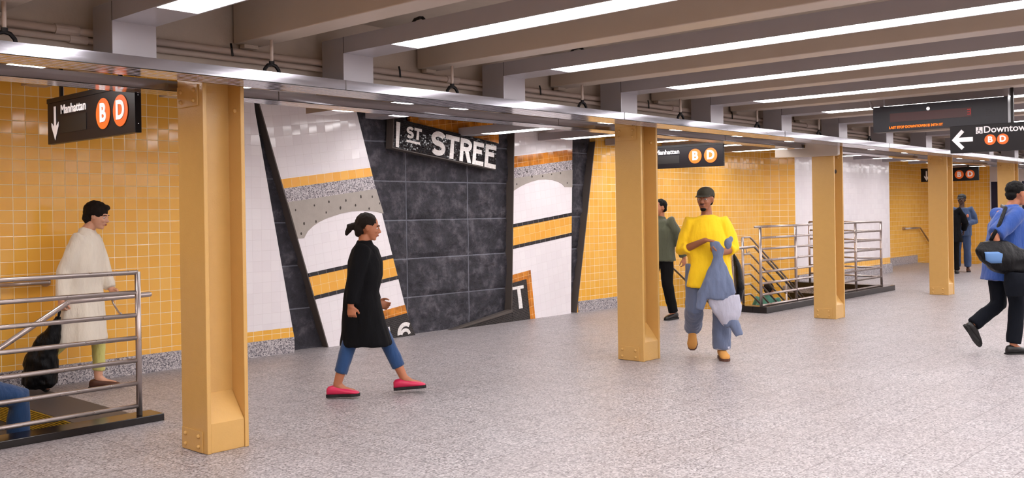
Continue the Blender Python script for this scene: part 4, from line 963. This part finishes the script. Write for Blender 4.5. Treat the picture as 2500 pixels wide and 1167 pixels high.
# ---- 4 man in the olive jacket behind the second column
p = Person((11.05, 7.30, 0), 172, 'man in olive jacket and black trousers, half hidden behind the second column', 'skin_tan',
   standing(pelvis=(0, 0, .90), chest=(0, 0, 1.20), neck=(0, 0, 1.38), head=(.03, 0, 1.525), sh_l=(0, .18, 1.33), sh_r=(0, -.18, 1.33), el_l=(-.10, .24, 1.08), el_r=(.06, -.22, 1.06), wr_l=(-.16, .26, .84), wr_r=(.18, -.2, .90),
   hip_l=(0, .09, .88), hip_r=(0, -.09, .88), kn_l=(0, .10, .48), an_l=(-.10, .11, .10), toe_l=(.07, .12, .014), kn_r=(.15, -.1, .48), an_r=(.16, -.11, .09), toe_r=(.33, -.12, .014)), hy=-10, hs=.96)
p.body({'l': ((-.1, 0, -1), (0, -1, 0), 30), 'r': ((.2, 0, -1), (0, 1, 0), 30)}, .95, brow='hair_black'); p.hair('hair_black', 'short')
p.trousers('black_trouser', 1.0); p.top('jacket', 'olive_canvas', .80, 1.05, 1.05, 1.92, .012, (.155, .20), seed=6)
for a, b in (('an_l', 'toe_l'), ('an_r', 'toe_r')): shoe(p.t, p.P[a], p.P[b], 'black_leather', 'rubber_black', .07)
# ---- 5 man in denim uniform far away, hands clasped
p = Person((23.0, 7.09, 0), 196, 'man in blue denim work clothes standing with hands clasped beside the fourth column', 'skin_dark',
   standing(pelvis=(0, 0, .96), chest=(0, 0, 1.28), neck=(0, 0, 1.48), head=(.02, 0, 1.64), sh_l=(0, .20, 1.42), sh_r=(0, -.20, 1.42), el_l=(.0, .27, 1.14), el_r=(.0, -.27, 1.14), wr_l=(.22, .08, 1.08), wr_r=(.22, -.08, 1.12)), hy=-25, hs=1.0)
p.body({'l': ((.2, -.9, 0), (-.4, 0, 1), 45), 'r': ((.2, .9, -.1), (-.4, 0, -1), 45)}, 1.0, 'lip_dark', 'hair_black'); p.hair('hair_black', 'close'); p.cap('cap_black')
p.trousers('uniform_denim', 1.0, cuff=.03, flare=1.1); tp = p.top('jacket', 'uniform_denim', .82, 1.08, 1.05, 1.85, .012, (.15, .19), coll=False, seed=7)
MB().prism([(.0, 0), (.05, .10), (-.05, .10)], (.10, 0, 1.345), (0, 1, 0), (-.45, 0, 1), (1, 0, 0), .03).build('white_collar', 'band_white', p.t, world=False)
MB().ell((.13, .12, 1.27), (.02, .03, .04), 10, 6).build('chest_patch', 'patch_orange', p.t, smooth=True, world=False)
for a, b in (('an_l', 'toe_l'), ('an_r', 'toe_r')): shoe(p.t, p.P[a], p.P[b], 'brown_leather', 'rubber_black', .07)
# ---- 6 person in black mostly hidden by the fourth column
p = Person((22.25, 7.10, 0), 20, 'person in black coat and trousers almost fully hidden behind the fourth column', 'skin_dark',
   standing(pelvis=(0, 0, .93), chest=(0, 0, 1.22), neck=(0, 0, 1.38), head=(.03, .08, 1.52), el_r=(.03, -.30, 1.12), wr_r=(.14, -.27, .95)), hs=.95)
p.body({'l': ((.1, 0, -1), (0, -1, 0), 30), 'r': ((.3, 0, -1), (0, 1, 0), 30)}, 1.0, 'lip_dark', 'hair_black'); p.hair('hair_black', 'short')
p.trousers('black_trouser', .95); p.top('coat', 'black_wool', .70, 1.1, 1.1, 1.92, .012, (.18, .24), seed=11)
for a, b in (('an_l', 'toe_l'), ('an_r', 'toe_r')): shoe(p.t, p.P[a], p.P[b], 'black_leather', 'rubber_black', .07)
# ---- 7 man in the blue shirt rushing right
p = Person((10.50, 2.80, 0), -42, 'man striding right in royal blue shirt and dark trousers at the right edge', 'skin_tan',
   standing(pelvis=(-.05, 0, .93), chest=(-.0, 0, 1.26), neck=(.04, 0, 1.46), head=(.11, 0, 1.60), sh_l=(.02, .19, 1.40), sh_r=(-.03, -.20, 1.40), el_l=(.20, .24, 1.18), el_r=(-.30, -.25, 1.19), wr_l=(.40, .16, 1.10), wr_r=(-.26, -.27, .95),
   hip_l=(-.05, .09, .92), hip_r=(-.05, -.09, .92), kn_r=(.03, -.09, .50), an_r=(-.02, -.09, .09), toe_r=(.16, -.09, .012), kn_l=(-.05, .10, .48), an_l=(-.34, .10, .27), toe_l=(-.26, .10, .07)), hy=0, hp=6, hs=1.02)
p.body({'l': ((.8, -.2, 0), (0, -1, 0), 35), 'r': ((.25, .1, -1), (.2, 1, 0), 40)}, 1.03, brow='hair_black'); p.hair('hair_black', 'short')
p.trousers('navy_trouser', 1.02, cuff=.02); p.top('shirt', 'royal_blue', .74, 1.14, 1.08, .95, .016, (.17, .20), seed=13, sw=1.05)
for a, b in (('an_l', 'toe_l'), ('an_r', 'toe_r')): shoe(p.t, p.P[a], p.P[b], 'black_leather', 'rubber_black', .07)
b = thing('shoulder_bag', at_local(p.t, (-.25, -.30, 0)), 'big black shoulder bag with pale blue patch worn by the man in blue', 'bag', rz=rad(-42)); b['o'] = (0, 0, 0)
m = MB(); m.rings([(.22, .0, .78, .12, .06), (.12, -.01, .86, .24, .09), (.04, -.01, .96, .29, .10), (-.02, .0, 1.05, .26, .08), (-.08, .02, 1.14, .14, .045)]); fuse('bag_body', m, 'black_nylon', b, .011, 3, .018, (7, 7, 7), 3)
MB().tube([(-.12, .03, 1.12), (-.02, .02, 1.30), (.10, .10, 1.46), (.16, .25, 1.48)], .018, 10).build('strap', 'black_nylon', b, smooth=True, world=False)
MB().rings([(-.12, -.085, .93, .06, .016), (-.15, -.09, .96, .085, .02), (-.15, -.09, 1.02, .09, .02), (-.17, -.08, 1.04, .07, .016)]).build('blue_patch', 'patch_blue', b, smooth=True, world=False)
m = MB(); m.rings([(.14, -.03, .60, .13, .06), (.16, -.03, .72, .16, .09), (.14, -.03, .84, .13, .08)]); fuse('hanging_flap', m, 'navy_trouser', b, .011, 3, .014, (8, 8, 6), 4)
# ---- 8 person climbing the left stairs, only a denim knee in view
p = Person((2.53, 7.25, -.51), 0, 'person in blue jeans climbing the left stairs at the left frame edge', 'skin_tan',
   standing(pelvis=(-.28, 0, .88), chest=(-.26, 0, 1.20), neck=(-.24, 0, 1.38), head=(-.2, 0, 1.53), sh_l=(-.26, .19, 1.32), sh_r=(-.26, -.19, 1.32), el_l=(-.3, .24, 1.06), el_r=(-.3, -.24, 1.06), wr_l=(-.2, .24, .84), wr_r=(-.2, -.24, .84),
   hip_l=(-.28, .09, .86), hip_r=(-.28, -.09, .86), kn_l=(-.12, .10, .46), an_l=(-.30, .1, .09), toe_l=(-.12, .1, .012), kn_r=(.14, -.06, .73), an_r=(.13, -.06, .43), toe_r=(.31, -.06, .352)))
p.body({'l': ((.1, 0, -1), (0, -1, 0), 30), 'r': ((.1, 0, -1), (0, 1, 0), 30)}); p.hair('hair_brown', 'short')
p.trousers('blue_denim', 1.1); p.top('jacket', 'blue_denim', .80, 1.05, 1.0, 1.9, .01)
for a, b in (('an_l', 'toe_l'), ('an_r', 'toe_r')): shoe(p.t, p.P[a], p.P[b], 'black_leather', 'rubber_black', .07)
# ---- 9 person in teal going down the middle stairs
p = Person((14.72, 7.62, -1.36), 0, 'person in teal green jacket going down the middle stairs behind the far railing', 'skin_tan',
   standing(pelvis=(-.1, 0, .92), chest=(-.05, 0, 1.20), neck=(.0, 0, 1.38), head=(.04, 0, 1.50), sh_l=(-.03, .18, 1.31), sh_r=(-.03, -.18, 1.31), el_l=(-.05, .26, 1.03), el_r=(-.05, -.26, 1.03), wr_l=(.08, .25, .84), wr_r=(.08, -.25, .84),
   hip_l=(-.1, .09, .9), hip_r=(-.1, -.09, .9), kn_l=(-.02, .10, .58), kn_r=(.0, -.10, .48), an_l=(-.28, .11, .085+.17), toe_l=(-.10, .12, .012+.17), an_r=(-.02,-.11,.085), toe_r=(.16,-.12,.012)), hs=.95)
p.body({'l': ((.1, 0, -1), (0, -1, 0), 30), 'r': ((.1, 0, -1), (0, 1, 0), 30)}, .95); p.hair('hair_dark', 'short')
p.trousers('black_trouser', .95); p.top('jacket', 'teal_jacket', .70, 1.1, 1.1, 1.9, .014, (.17, .2))
for a, b in (('an_l', 'toe_l'), ('an_r', 'toe_r')): shoe(p.t, p.P[a], p.P[b], 'black_leather', 'rubber_black', .07)
